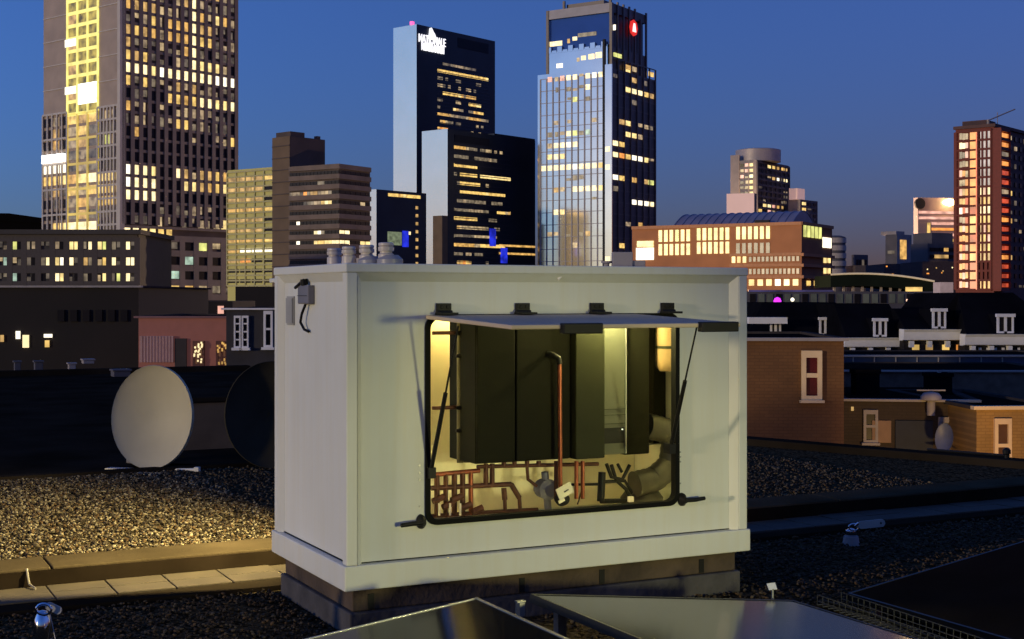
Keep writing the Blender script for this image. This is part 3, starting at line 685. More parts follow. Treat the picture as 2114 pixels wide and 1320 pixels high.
o, w, h, fr, zc = terrace('mansard_house', 'house with raised cream cornice above four orange lit windows', 1866, 1994, 640, 680, 704, 760, 61, 9, (.2, 0))
dormer(o, fr, 1921, 1949, 637, 678)
for x, ch in ((1883, '7'), (1911, '5'), (1945, '7'), (1974, 'o')): wbox(o, fr, x, x+14, 712, 730, GL[ch], 'window', .06)
for x in (1898, 1927, 1959): wbox(o, fr, x, x+10, 712, 730, DG, 'window', .06)
o, w, h, fr, zc = terrace('hipped_house', 'large black hipped roof house with one white dormer at the right edge', 1992, 2200, 604, 690, 714, 770, 60, 10, (.4, 1.5))
dormer(o, fr, 2054, 2088, 648, 688)
for i in range(8): wbox(o, fr, 2004+i*16, 2009+i*16, 718, 738, m_whitetrim, 'window_mullion', .06)
r = MB(); a, z0 = fr(1945, 690); _, zt = fr(1992, 606)
r.prism([(a-.0, z0), (.2, z0), (.6, zt), (.3, zt)], 2, 9, 'y'); r.build('roof', m_slate, o)
# chimneys, lamp and poles over the roofs
o, w, h, fr = block('chimney', 'broad pale chimney stack left of the big black hipped roof', 'chimney', 1941, 1968, 583, 660, 72, 1.2, mat('pale_render_glow', (.55, .42, .38), .8, em=(.6, .4, .35), ems=.15), 0)  # stack emits faintly, as if light fell on its render
def lamp(px, py, Y, r, m, name, label, pole=True, base=GZ):
    p = W(px, py, Y); o = thing(name, label, 'lamp', (p.x, p.y, base))
    mb = MB(); mb.lathe([(.01, -r), (r*.7, -r*.7), (r, 0), (r*.7, r*.7), (.01, r)], (0, 0, p.z-base), 14); mb.build('lamp_head', m, o, smooth=True)
    if pole: mb = MB(); mb.tube([(0, 0, 0), (0, 0, p.z-base-r*.9)], .07, 8); mb.build('pole', m_grey_d, o)
    return o
lamp(1936, 605, 95, .24, mat('lamp_white', (1,1,1), var=0, em=(1, .97, .9), ems=5), 'street_or_fill_lamp', 'bright white street lamp just left of the pale chimney')
lamp(1605, 622, 95, .28, mat('lamp_magenta', (1,0,1), var=0, em=(.8, .05, 1), ems=1.2), 'street_or_fill_lamp', 'small magenta lamp glowing over the roofs behind the cabinet')
lamp(1636, 619, 95, .14, GL['w'], 'street_or_fill_lamp', 'thin pale lamp right of the magenta lamp')
mb = MB(); p = W(1876, 650, 85)
o = thing('signal_mast', 'thin red and white signal mast standing above the dark roofs', 'mast', (p.x, p.y, GZ))
mb = MB(); mb.tube([(0, 0, 0), (0, 0, zrow(618, 85)-GZ)], .06, 8); mb.build('pole', m_grey_d, o)
mb = MB(); mb.box(-.13, .13, -.1, .1, zrow(640, 85)-GZ, zrow(618, 85)-GZ); mb.build('signal_head', GL['p'], o)
for i, (x0, x1, y0, Y, lb) in enumerate(((1766, 1800, 548, 330, 'low dim block with tiny lights just right of the round ended building'), (1798, 1830, 552, 420, 'farthest low hazy block on the horizon with two amber lights'), (1826, 1880, 545, 280, 'low wide dim block in front of the grey warm lit block'), (1905, 1975, 540, 260, 'low block with scattered amber lights at the foot of the striped hotel'))):
    o, w, h, fr = block('low_block', lb, 'building', x0, x1, y0, 600, Y, 15, mat('hazy_wall', (.10, .08, .08), .9, spec=0.0), 0)
    for k in range(3 + 3*(i > 1)):
        x = random.uniform(x0+2, x1-6); y = random.uniform(y0+4, 575); wbox(o, fr, x, x+random.choice((2, 3, 5)), y, y+2.5, GL[random.choice('57o9')])
# station canopy
m_can = mat('green_black_roof', (.010, .014, .010), 1.0, spec=0.0, var=.2, scale=.2)
p0 = W(1715, 570, 180); o = thing('station_canopy', 'long dark green curved canopy roof with a pale lit rim', 'canopy', (p0.x, 180, GZ), R(-4))
L_ = 200/F*180*1.05
c = MB(); zt = zrow(568, 180)-GZ; n = 16
pts = [(L_*i/n, zt+.25*math.sin(math.pi*i/n)-.9*(i/n)**2) for i in range(n+1)]
c.prism(pts+[(q[0], q[1]-1.6) for q in pts[::-1]], 0, 14, 'y'); c.build('roof', m_can, o)
c = MB(); c.tube([(q[0], -.1, q[1]+.05) for q in pts], .13, 6); c.build('roof_rim', mat('rim_glow', (.6, .5, .35), .5, em=(1, .75, .4), ems=.22), o)  # light on the rim is put into its material as a glow
c = MB()
for i in range(11): c.box(L_*i/11+.5, L_*i/11+.8, 1, 1.3, 0, zt-1.4)
c.build('column', m_grey, o)
c = MB(); c.box(0, L_, 2.5, 3, 0, zt-2.2); c.build('back_wall', m_grey_d, o)
c = MB(); c.box(L_*.72, L_*.88, -.3, -.1, zt-2.6, zt-1.6); c.build('lit_fascia', GL['7'], o)
o, w, h, fr = block('glazed_arcade', 'long low glazed arcade with faint columns under the station canopy', 'building', 1540, 1950, 602, 640, 120, 5, m_grey_d, 0)
for i in range(22): wbox(o, fr, 1548+i*18, 1560+i*18, 607, 626, glow('arcade_dim', (.5, .5, .4), .05, .5) if i % 3 else DG)
wbox(o, fr, 1545, 1720, 599, 603, glow('violet_strip', (.25, .2, .6), .12, .5), 'fascia')

# low houses behind our roof on the right
m_lowbrown = mat('umber_render', (.045, .030, .018), .85, var=.25, scale=.8)
o, w, h, fr = block('flat_roof_house', 'dark flat roofed house with pale gutter line, right of the brown brick house', 'house', 1742, 2016, 828, 960, 41, 8, m_lowbrown, -8, (m_coping, .07), base=-6)
framed(o, fr, 1782, 1812, 846, 914, m_coping, DG, 0, 1, th=.08); wbox(o, fr, 1800, 1839, 868, 914, mat('tan_door', (.28, .17, .1), .7), 'door'); wbox(o, fr, 1757, 1762, 840, 848, GL['5'], 'lamp')
framed(o, fr, 1936, 1982, 861, 930, m_coping, mat('shade_pane', (.02, .03, .05), .3), 0, 0, th=.1, sill=False)
wbox(o, fr, 1848, 1925, 868, 945, mat('blue_black_tarp', (.015, .02, .035), .7), 'shutter')
m_yel = mat('ochre_render', (.38, .22, .06), .85, var=.12, scale=.8)
o, w, h, fr = block('ochre_house', 'ochre rendered house with a cream window lit warmly at the right edge', 'house', 2016, 2200, 846, 975, 38.5, 7, m_yel, 4, (m_creamw, .1), base=-6)
framed(o, fr, 2051, 2086, 864, 975, m_creamw, mat('amber_pane', (.12, .06, .03), .3), 0, 1, th=.1)
add_bricks(m_yel, (.38, .215, .06)); add_bricks(m_lowbrown, (.055, .037, .022))
# satellite dish on that house wall
def sat_dish(name, label, loc, rz, tilt, r, m, arm=True, squash=.92):
    o = thing(name, label, 'satellite dish', loc, rz)
    M = Matrix.Translation((0, 0, r*1.02)) @ Matrix.Rotation(R(90-tilt), 4, 'X')   # dish axis +Z -> faces -Y
    d = MB(M); n = 40; prof = [(r*i/10, (r*i/10)**2*.28/r) for i in range(11)]
    prof = [(max(a, .002), b_) for a, b_ in prof]
    out = prof+[(r*1.02, prof[-1][1]+.008), (r*1.03, prof[-1][1]-.004), (r*1.025, prof[-1][1]-.03)]+[(a, b_-.014) for a, b_ in prof[::-1]]
    d.lathe(out, n=n, rx=squash); d.build('reflector', m, o, smooth=True)
    b_ = MB(M); b_.box(-.09, .09, -.12, .12, -.12, -.012); b_.build('back_bracket', m_galv, o, bevel=.01)
    s_ = MB(); s_.tube([(0, .14, -.02), (0, .14, r*1.0)], .028, 12); s_.box(-.28, .28, -.05, .35, -.035, 0.0); s_.build('stand', m_blk, o)
    if arm:
        a = MB(); e = M @ Vector((0, -r*1.0, .02)); f = Vector((.46*r/.42, -.22*r/.42, .03)); a.tube([tuple(e), tuple((e+f)/2+Vector((0,0,-.01))), tuple(f)], .013, 8)
        a.box(f.x-.015, f.x+.025, f.y-.02, f.y+.02, f.z-.012, f.z+.022); a.build('feed_arm', mat('pale_arm', (.6, .57, .48), .5), o)
    return o
m_galv = mat('galvanised_steel', (.35, .35, .36), .4, .8, var=.15, scale=8)
p = W(1947, 935, 39.5)
sat_dish('satellite_dish', 'small blue grey satellite dish in front of the flat roofed house', (p.x, 39.3, p.z), R(-35), 12, .42, mat('dish_bluegrey', (.10, .12, .2), .5), arm=False, squash=.6)
o, w, h, fr = block('roof_terrace', 'dull brown roof storey behind the flat roofed house', 'building', 1742, 2200, 768, 840, 47, 6, mat('dim_render', (.15, .11, .085), 1.0, spec=0.0, var=.25), -2, (m_coping, .06), base=-6)
o, w, h, fr = block('solar_roof_house', 'low house with a long dark blue panelled roof edge below the cream cornices', 'house', 1742, 2200, 737, 790, 53, 5, mat('navy_panels', (.03, .045, .09), .35, var=.5, scale=.8), 0, (m_coping, .07), base=-6)
for x in range(1760, 2110, 44): wbox(o, fr, x, x+2, 738, 760, m_coping, 'panel_seam', .05)
for i, (x0, x1, y0, y1, Y) in enumerate(((1768, 1816, 765, 830, 43), (1920, 1966, 772, 838, 43.5))):
    lb = ('black square chimney behind the flat roofed house', 'black square chimney with a pale pot beside the vent pipe')[i]
    o, w, h, fr = block('chimney', lb, 'chimney', x0, x1, y0, y1, Y, .7, m_slate, 0)
    mb = MB(); mb.box(-.04, w+.04, -.04, .74, h-.1, h+.02); mb.build('cap', m_slate, o)
    if i: mb = MB(); mb.lathe([(.06, 0), (.06, .1)], (w*.55, .3, h), 12); mb.build('pot', m_coping, o)
p = W(1922, 858, 40.4); o = thing('vent_pipe', 'pale roof vent with a wide mushroom cap on the flat roofed house', 'vent', (p.x, p.y, p.z))
mb = MB(); mb.lathe([(.12, 0), (.12, .45)], n=14); mb.build('pipe', m_coping, o, smooth=True)
mb = MB(); mb.lathe([(.1, .42), (.3, .46), (.3, .56), (.22, .66), (.05, .7)], n=18); mb.box(-.42, .42, -.02, .02, .72, .76); mb.build('cap', m_coping, o, smooth=True)

# ------------------------------------------------------------------ our own roof, in the cabinet's frame
C0 = Vector((-.748, 6.2, 0)); ANG = math.atan2(.4532, .8914)
MR = Matrix.Translation(C0) @ Matrix.Rotation(ANG, 4, 'Z')
def uv(px, py, v=0.):                      # point of the plane v = const seen at photo pixel
    U = Vector((.8914, .4532)); V = Vector((-.4532, .8914)); o = Vector((C0.x, C0.y))+V*v
    k = (px-CX)/F; u = (k*o.y-o.x)/(U.x-k*U.y); Y = o.y+u*U.y
    return u, CZ-(py-HY)/F*Y
def place(o, z=0): o.location = (C0.x, C0.y, z); o.rotation_euler = (0, 0, ANG); return o

def gravel_mat(name, base, rough=.85):
    m = bpy.data.materials.new(name); m.use_nodes = True; nt = m.node_tree; N = nt.nodes; L = nt.links; p = N['Principled BSDF']; p.inputs['Specular IOR Level'].default_value = 0
    tc = N.new('ShaderNodeTexCoord'); vo = N.new('ShaderNodeTexVoronoi'); vo.inputs['Scale'].default_value = 42
    L.new(tc.outputs['Object'], vo.inputs['Vector'])
    sp = N.new('ShaderNodeSeparateColor'); L.new(vo.outputs['Color'], sp.inputs[0])
    cr = N.new('ShaderNodeValToRGB'); L.new(sp.outputs[0], cr.inputs[0]); e = cr.color_ramp.elements
    e[0].color = tuple(x*.35 for x in base)+(1,); e[1].color = tuple(min(1, x*1.9) for x in base)+(1,); e[0].position = .1; e[1].position = .95
    L.new(cr.outputs[0], p.inputs['Base Color']); p.inputs['Roughness'].default_value = rough
    b_ = N.new('ShaderNodeBump'); b_.inputs['Strength'].default_value = 1; b_.inputs['Distance'].default_value = .012; b_.invert = True
    L.new(vo.outputs['Distance'], b_.inputs['Height']); L.new(b_.outputs[0], p.inputs['Normal'])
    return m
m_grav = gravel_mat('gravel_bed', (.05, .037, .02))
m_memb = mat('roof_membrane', (.024, .018, .012), 1.0, spec=0.0, var=.4, scale=1.2, bump=.2, bscale=15)
m_kerb = mat('kerb_felt', (.07, .052, .03), 1.0, spec=0.0, var=.25, scale=2.5, bump=.25, bscale=60)
m_kerbf = mat('kerb_face', (.02, .014, .009), 1.0, spec=0.0, var=.3, scale=4)
def struct(name, mb, m, z=0, **k):
    o = mb.build(name, m, **k); o['kind'] = 'structure'; place(o, z); return o
UR = 7.4
g = MB(); g.box(-9, UR, -9, 1.72, -14, 0); struct('lower_roof', g, m_grav)
RP = [(-16, 1.72), (7.42, 1.72), (6.15, 5.22), (5.80, 6.2), (5.80, 21), (-16, 21)]
g = MB(); g.prism(RP, -14, .10); struct('upper_roof', g, m_memb)
g = MB(); g.prism([(-9, 2.06), (7.1, 2.06), (5.8, 5.6), (-9, 5.6)], .10, .104); struct('gravel_bed', g, m_grav)
# kerb, joints every ~1.3 m
g = MB()
for i in range(12):
    u0 = -9+i*1.33; g.box(u0, min(u0+1.322, UR), 1.712, 2.05, .02, .125)
struct('kerb', g, m_kerb, bevel=.008)
g = MB(); g.box(-9, UR, 1.695, 1.711, 0, .112); struct('kerb_face', g, m_kerbf)
# roof edge upstands
g = MB(); g.prism([(7.44, 1.72), (6.17, 5.22), (5.82, 6.2), (5.82, 21), (5.6, 21), (5.6, 6.15), (5.95, 5.15), (7.22, 1.72)], .02, .17); g.box(-16, 5.58, 20.8, 21.05, .02, .2); struct('roof_edge', g, m_memb, bevel=.01)
g = MB(); g.box(-16, 5.55, 5.6, 5.72, .10, .135); struct('gravel_stop', g, m_memb)

# paving slabs: 30 cm concrete tiles laid in a strip along the kerb
m_tile = mat('concrete_tile', (.062, .046, .027), .85, var=.22, scale=5, bump=.15, bscale=90)
tl = MB(); random.seed(3)
for i in range(48):
    u0 = -8+i*.302
    if u0 > UR-.6: break
    for j in range(2):
        z = .034+random.uniform(-.003, .003); v0 = 1.335+j*.178
        tl.box(u0, u0+.296, v0, v0+.174, .001, z)
o = tl.build('paving', m_tile, bevel=.004); o['kind'] = 'structure'; place(o)
g = MB()
pts = [(-9, 1.16)]
for i in range(60): u0 = -9+i*.26; pts.append((u0, 1.33+.012*math.sin(i*1.7)))
pts += [(UR, 1.33), (UR, 1.18)]
g.prism(pts, .001, .026); struct('shadow_edge_strip', g, m_memb)  # dark strip laid along the shadow edge in front of the tiles

# loose stones
def stones(name, n, u0, u1, v0, v1, z, m, smin=.005, smax=.014, dens=None):
    ico = []
    t_ = (1+5**.5)/2
    base = np.array([(-1,t_,0),(1,t_,0),(-1,-t_,0),(1,-t_,0),(0,-1,t_),(0,1,t_),(0,-1,-t_),(0,1,-t_),(t_,0,-1),(t_,0,1),(-t_,0,-1),(-t_,0,1)], float)
    base /= np.linalg.norm(base[0])
    fc = np.array([(0,11,5),(0,5,1),(0,1,7),(0,7,10),(0,10,11),(1,5,9),(5,11,4),(11,10,2),(10,7,6),(7,1,8),(3,9,4),(3,4,2),(3,2,6),(3,6,8),(3,8,9),(4,9,5),(2,4,11),(6,2,10),(8,6,7),(9,8,1)])
    s = rng.uniform(smin, smax, (n, 1, 1)); asp = rng.uniform(.6, 1.3, (n, 1, 3)); asp[:, :, 2] *= .65
    v = base[None]*s*asp*rng.uniform(.8, 1.15, (n, 12, 1))
    a = rng.uniform(0, 2*math.pi, n); ca, sa = np.cos(a)[:, None], np.sin(a)[:, None]
    x = v[..., 0]*ca-v[..., 1]*sa; y = v[..., 0]*sa+v[..., 1]*ca
    tl_ = rng.uniform(-.5, .5, (n, 1)); z2 = v[..., 2]+x*tl_
    cu = rng.uniform(u0, u1, n); cv = v0+(v1-v0)*rng.uniform(0, 1, n)
    zz = z+rng.uniform(0, .012, n)
    P_ = np.stack([x+cu[:, None], y+cv[:, None], z2+zz[:, None]], -1).reshape(-1, 3)
    Fc = (fc[None]+(np.arange(n)*12)[:, None, None]).reshape(-1, 3)
    me = bpy.data.meshes.new(name); me.vertices.add(len(P_)); me.vertices.foreach_set('co', P_.astype(np.float32).ravel())
    me.loops.add(Fc.size); me.loops.foreach_set('vertex_index', Fc.astype(np.int32).ravel())
    me.polygons.add(len(Fc)); me.polygons.foreach_set('loop_start', np.arange(0, Fc.size, 3, dtype=np.int32)); 
    mi = np.repeat(rng.integers(0, len(m), n), 20).astype(np.int32); me.polygons.foreach_set('material_index', mi)
    me.update(calc_edges=True)
    for q in m: me.materials.append(q)
    o = bpy.data.objects.new(name, me); col.objects.link(o); o['kind'] = 'stuff'; place(o); return o
SM = [mat('stone_%s' % nm, c_, .8, var=.25, scale=30, spec=.1) for nm, c_ in (('grey', (.085, .068, .045)), ('tan', (.15, .115, .065)), ('dark', (.032, .025, .016)), ('brown', (.10, .062, .03)), ('white', (.26, .215, .14)), ('dark2', (.045, .033, .022)))]
stones('gravel', 34000, -4.6, .6, 2.04, 5.55, .108, SM)
stones('gravel', 14000, .6, 5.6, 2.04, 5.55, .108, SM[:4]+SM[5:])
stones('gravel', 12000, -3.4, 0.0, -1.2, 1.3, .004, SM[:1]+SM[2:4]+SM[5:], .005, .012)
stones('gravel', 16000, 1.0, UR-.3, -1.5, 1.3, .004, SM[:1]+SM[2:4]+SM[5:], .005, .013)

# ------------------------------------------------------------------ the boiler cabinet
m_cab = mat('cabinet_paint', (.68, .68, .60), .5, var=.07, scale=1.1, spec=.18, bump=.04, bscale=25)
def add_streaks(m, lo):
    nt = m.node_tree; N = nt.nodes; L = nt.links; p = N['Principled BSDF']; src = p.inputs['Base Color'].links[0].from_socket
    tc = N.new('ShaderNodeTexCoord'); mp = N.new('ShaderNodeMapping'); mp.inputs['Scale'].default_value = (14, 14, .7)
    nz = N.new('ShaderNodeTexNoise'); nz.inputs['Scale'].default_value = 1.6; nz.inputs['Detail'].default_value = 7; nz.inputs['Roughness'].default_value = .6
    cr = N.new('ShaderNodeValToRGB'); cr.color_ramp.elements[0].color = (lo, lo*.98, lo*.93, 1); cr.color_ramp.elements[0].position = .32; cr.color_ramp.elements[1].position = .55
    mx = N.new('ShaderNodeMix'); mx.data_type = 'RGBA'; mx.blend_type = 'MULTIPLY'; mx.inputs[0].default_value = 1
    L.new(tc.outputs['Object'], mp.inputs[0]); L.new(mp.outputs[0], nz.inputs[0]); L.new(nz.outputs[0], cr.inputs[0])
    L.new(src, mx.inputs[6]); L.new(cr.outputs[0], mx.inputs[7]); L.new(mx.outputs[2], p.inputs['Base Color'])
add_streaks(m_cab, .985)
m_cabin = mat('cabinet_inside', (.84, .80, .62), .6, var=.06, scale=2)
m_rub = mat('black_rubber', (.006, .006, .005), .7, spec=.1, var=0)
CAB = place(thing('boiler_cabinet', 'large white metal rooftop cabinet with its front hatch propped open on gas struts', 'cabinet'))
LU, LV, Z0c, Z1c = 2.226, 1.09, .221, 1.706
ul, zb_l = uv(888, 1080); ur_, zb_r = uv(1404, 1042); zop0 = (zb_l+zb_r)/2; zop1 = uv(888, 655)[1]
# frame
f = MB(); P1 = .055; fr_d = .045
def bar(mb, *a): mb.box(*a)
zr0 = uv(735, 1168)[1]; zr1 = Z1c-.042
fo = MB()
fo.box(-.012, LU+.012, -.012, LV+.012, Z0c, zr0)                 # bottom skirt (solid tray)
fo.m = fo.m
fo.build('base_tray', m_cab, CAB, bevel=.006)
fo = MB()
for u_ in (0, LU-P1):
    for v_ in (0, LV-P1): fo = MB(); fo.box(u_, u_+P1, v_, v_+P1, zr0, zr1); fo.build('corner_post', m_cab, CAB, bevel=.006)
fo = MB(); fo.box(-.004, LU+.004, -.004, LV+.004, zr1, Z1c); fo.build('roof', m_cab, CAB, bevel=.006)
# front panel with rounded opening
def rrect(x0, x1, z0, z1, r, n=6):
    out = []
    for cx, cz, a0_ in ((x1-r, z1-r, 0), (x0+r, z1-r, 90), (x0+r, z0+r, 180), (x1-r, z0+r, 270)):
        for i in range(n+1):
            a_ = R(a0_+90*i/n); out.append((cx+r*math.cos(a_), cz+r*math.sin(a_)))
    return out
def ring(inner, outer_rect, y0, y1):
    """plate between y0 and y1 with a hole"""
    x0, x1, z0, z1 = outer_rect; n = len(inner); q = n//4
    out = []
    cs = [(x1, z1), (x0, z1), (x0, z0), (x1, z0)]
    for k_ in range(4):
        for i in range(q): out.append(cs[k_])
    vs = [(a[0], y0, a[1]) for a in inner]+[(a[0], y0, a[1]) for a in out]+[(a[0], y1, a[1]) for a in inner]+[(a[0], y1, a[1]) for a in out]
    fs = []
    for i in range(n):
        j = (i+1) % n
        if out[i] == out[j]:
            fs += [(i, j, n+i), (2*n+i, 3*n+i, 2*n+j)]
        else:
            fs += [(i, j, n+j, n+i), (2*n+i, 3*n+i, 3*n+j, 2*n+j)]
        fs += [(j, i, 2*n+i, 2*n+j)]
    mb = MB(); mb.add(vs, fs); return mb
inner = rrect(ul, ur_, zop0, zop1, .05)
pd = .035
ring(inner, (P1-.001, LU-P1+.001, zr0-.001, zr1+.001), pd, pd+.025).build('front_panel', m_cab, CAB)
# gasket round the opening
gi = rrect(ul+.012, ur_-.012, zop0+.012, zop1-.012, .045)
g = MB(); n = len(inner)
go_ = rrect(ul-.012, ur_+.012, zop0-.012, zop1+.012, .06)
vs = [(a[0], pd-.014, a[1]) for a in go_]+[(a[0], pd-.014, a[1]) for a in gi]+[(a[0], pd+.03, a[1]) for a in gi]+[(a[0], pd-.001, a[1]) for a in go_]
fs = []
for i in range(n): j = (i+1) % n; fs += [(i, j, n+j, n+i), (n+i, n+j, 2*n+j, 2*n+i), (3*n+i, 3*n+j, j, i)]
g.add(vs, fs); g.build('door_gasket', m_rub, CAB)
BW = .040
f = MB(); f.add([(P1, .002, zr1), (LU-P1, .002, zr1), (LU-P1-BW, pd-.001, zr1-BW), (P1+BW*.7, pd-.001, zr1-BW)], [(0, 3, 2, 1)])
f.build('top_bevel', m_cab, CAB)
f = MB(); f.add([(P1, .002, zr0), (P1, .002, zr1), (P1+BW*.7, pd-.001, zr1-BW), (P1+BW*.7, pd-.001, zr0)], [(0, 3, 2, 1)]); f.build('side_bevel', m_cab, CAB)
f = MB(); f.add([(LU-P1, .002, zr0), (LU-P1, .002, zr1), (LU-P1-BW, pd-.001, zr1-BW), (LU-P1-BW, pd-.001, zr0)], [(0, 1, 2, 3)]); f.build('side_bevel', m_cab, CAB)
f = MB(); f.add([(.002, P1, zr1), (.002, LV-P1, zr1), (.0295, LV-P1-.03, zr1-BW), (.0295, P1+.02, zr1-BW)], [(0, 1, 2, 3)]); f.build('top_bevel', m_cab, CAB)
f = MB(); f.add([(.002, LV-P1, zr0), (.002, LV-P1, zr1), (.0295, LV-P1-.03, zr1-BW), (.0295, LV-P1-.03, zr0)], [(0, 3, 2, 1)]); f.build('side_bevel', m_cab, CAB)
q = MB(); q.box(P1+.03, LU-P1-.04, pd-.004, pd-.0005, zr0+.001, zr0+.005); q.build('sill_seam', m_rub, CAB)
q = MB(); q.box(.024, .0297, P1+.02, LV-P1-.03, zr0+.001, zr0+.005); q.build('sill_seam', m_rub, CAB)
# side and back panels
s_ = MB(); s_.box(.03, .05, P1, LV-P1, zr0, zr1); s_.build('side_panel', m_cab, CAB)
s_ = MB(); s_.box(LU-.05, LU-.03, P1, LV-P1, zr0, zr1); s_.build('side_panel', m_cab, CAB)
bo = rrect(.27, .86, .52, 1.62, .03)
ring(bo, (P1, LU-P1, zr0, zr1), LV-.045, LV-.025).build('back_panel', m_cab, CAB)
s_ = MB(); s_.box(P1, LU-P1, .06, .9, zr0, zr0+.012); s_.build('floor_plate', m_cabin, CAB)
s_ = MB(); s_.box(P1, LU-P1, .06, LV-.05, zr1-.02, zr1-.002); s_.build('ceiling_plate', m_cabin, CAB)
s_ = MB(); s_.box(.862, LU-P1-.002, LV-.062, LV-.047, zr0+.013, zr1-.022); s_.build('back_lining', m_cabin, CAB)
# rear hatch, open
s_ = MB(); s_.box(.2, .95, LV-.03, LV+.75, 1.635, 1.66); s_.build('rear_hatch', m_cab, CAB, bevel=.005)
# front hatch
Lw_ = .885; x0h = uv(884, 655)[0]; x1h = None; zh = uv(888, 651)[1]
def hatch_u(px, w):     # u of a point on the hatch's front edge seen at px
    k = (px-CX)/F; U = (.8914, .4532); V = (-.4532, .8914); ox, oy = C0.x-V[0]*w, C0.y-V[1]*w
    return (k*oy-ox)/(U[0]-k*U[1])
x1h = hatch_u(1538, Lw_)
hm = Matrix.Translation((0, .03, zh)) @ Matrix.Rotation(R(2.0), 4, 'X')
h_ = MB(hm); h_.box(x0h, x1h, -Lw_, 0, -.019, 0); h_.build('front_hatch', mat('hatch_paint_sky_offset', (.52, .42, .30), .6, var=.1, scale=2, spec=.05), CAB, bevel=.005)  # hatch colour darkened and warmed to offset blue light from the sky
HT = None
for px in (920, 1083, 1237, 1383):
    u = uv(px, 645)[0]
    q = MB(); q.box(u-.035, u+.035, .01, pd, zh+.012, zh+.055); q.box(u-.042, u+.042, -.055, .03, zh+.001, zh+.012); q.tube([(u-.04, .015, zh+.012), (u+.04, .015, zh+.012)], .011, 10)
    q.box(u-.022, u-.008, .004, .0105, zh+.03, zh+.045); q.box(u+.008, u+.022, .004, .0105, zh+.03, zh+.045)
    q.build('hinge', m_blk, CAB, bevel=.002)
for a_, b_ in ((1165, 1246), (1451, 1526)):
    q = MB(hm); q.box(hatch_u(a_, Lw_), hatch_u(b_, Lw_), -Lw_-.03, -Lw_+.01, -.038, .006); q.build('hatch_grip', m_blk, CAB, bevel=.004)
# gas struts
def strut(px_t, px_b, py_b, py_j):
    ub, zb = uv(px_b, py_b); w = .31
    kk = hatch_u(px_t, w)
    top = Vector((kk, -w, zh-.045)); bot = Vector((ub, .02, zb)); j = top.lerp(bot, .45)
    q = MB(); q.tube([top, j], .0045, 8); a = q.build('gas_strut', m_blk, CAB, smooth=True)
    q = MB(); q.tube([j, bot], .0105, 12); q.build('strut_cylinder', m_blk, a, smooth=True)
    q = MB(); q.box(bot.x-.018, bot.x+.018, .0, .06, bot.z-.03, bot.z+.02); q.build('strut_bracket', m_blk, a)
strut(946, 893, 975, 830); strut(1440, 1389, 925, 800)
# T handles
for px, py, d in ((874, 1079, -1), (1414, 1033, 1)):
    u, z = uv(px, py)
    q = MB(); q.lathe([(.026, 0), (.026, .02), (.012, .03)], n=16); 
    M2 = Matrix.Translation((u, pd-.001, z)) @ Matrix.Rotation(R(90), 4, 'X'); q2 = MB(M2); q2.lathe([(.03, 0), (.028, .02), (.014, .035), (.012, .05)], n=18, rx=.75, ry=1.15)
    q2.M = Matrix.Translation((u, pd, z)); q2.tube([(0, -.04, 0), (d*.06, -.045, 0), (d*.115, -.045, .004*d)], [.012, .011, .010], 10)
    q2.build('latch_handle', m_blk, CAB, smooth=True)
# screw rows
q = MB()
for px, ys_ in ((872, (963, 978, 992, 1048)), (1412, (935, 945, 955, 1000))):
    for y in ys_: u, z = uv(px, y); q.box(u-.004, u+.004, pd-.003, pd, z-.004, z+.004)
q.build('screw', m_galv, CAB)
# small clip on the roof rail
u, z = uv(1160, 572); q = MB(); q.tube([(u-.012, .02, z-.012), (u+.015, .018, z+.012)], .008, 8); q.build('clip', m_whitetrim, CAB, smooth=True)
# left side: vent grille and sensor
def lv(px, py, u=.03):
    V = (-.4532, .8914); k = (px-CX)/F; ox, oy = C0.x+u*.8914, C0.y+u*.4532; v = (k*oy-ox)/(V[0]-k*V[1]); Y = oy+v*V[1]; return v, CZ-(py-HY)/F*Y
v0, z1 = lv(609, 612); v1, z0 = lv(595, 671)
q = MB(); q.box(.022, .0295, v0, v1, z0, z1); 
for i in range(13): zz = z0+.01+(z1-z0-.02)*i/13; q.box(.015, .022, v0+.006, v1-.006, zz, zz+.011)
q.build('vent_grille', mat('grille_grey', (.36, .35, .31), .6), CAB)
v0, z1 = lv(650, 589); v1, z0 = lv(628, 628)
q = MB(); q.box(-.005, .0295, v0, v1, z0, z1); sb = q.build('sensor_box', mat('sensor_grey', (.16, .15, .16), .5), CAB, bevel=.006)
vc = (v0+v1)/2
q = MB(); q.box(-.009, -.006, v0+.02, v1-.006, z0+.04, z1-.05); q.build('sensor_window', m_blk, sb)
q = MB(); q.tube([(.005, vc, z1), (.0, vc+.0, z1+.03)], .018, 10); q.tube([(.0, vc, z1+.025), (-.01, vc+.10, z1-.012)], .008, 8); q.build('antenna', m_blk, sb, smooth=True)
q = MB(); cp = [(.01, vc, z0), (.0, vc+.03, z0-.05), (.0, vc+.05, z0-.09), (.01, vc+.02, z0-.125), (.02, vc-.02, z0-.135)]
q.tube(cp, .007, 8); q.build('cable', m_blk, sb, smooth=True)
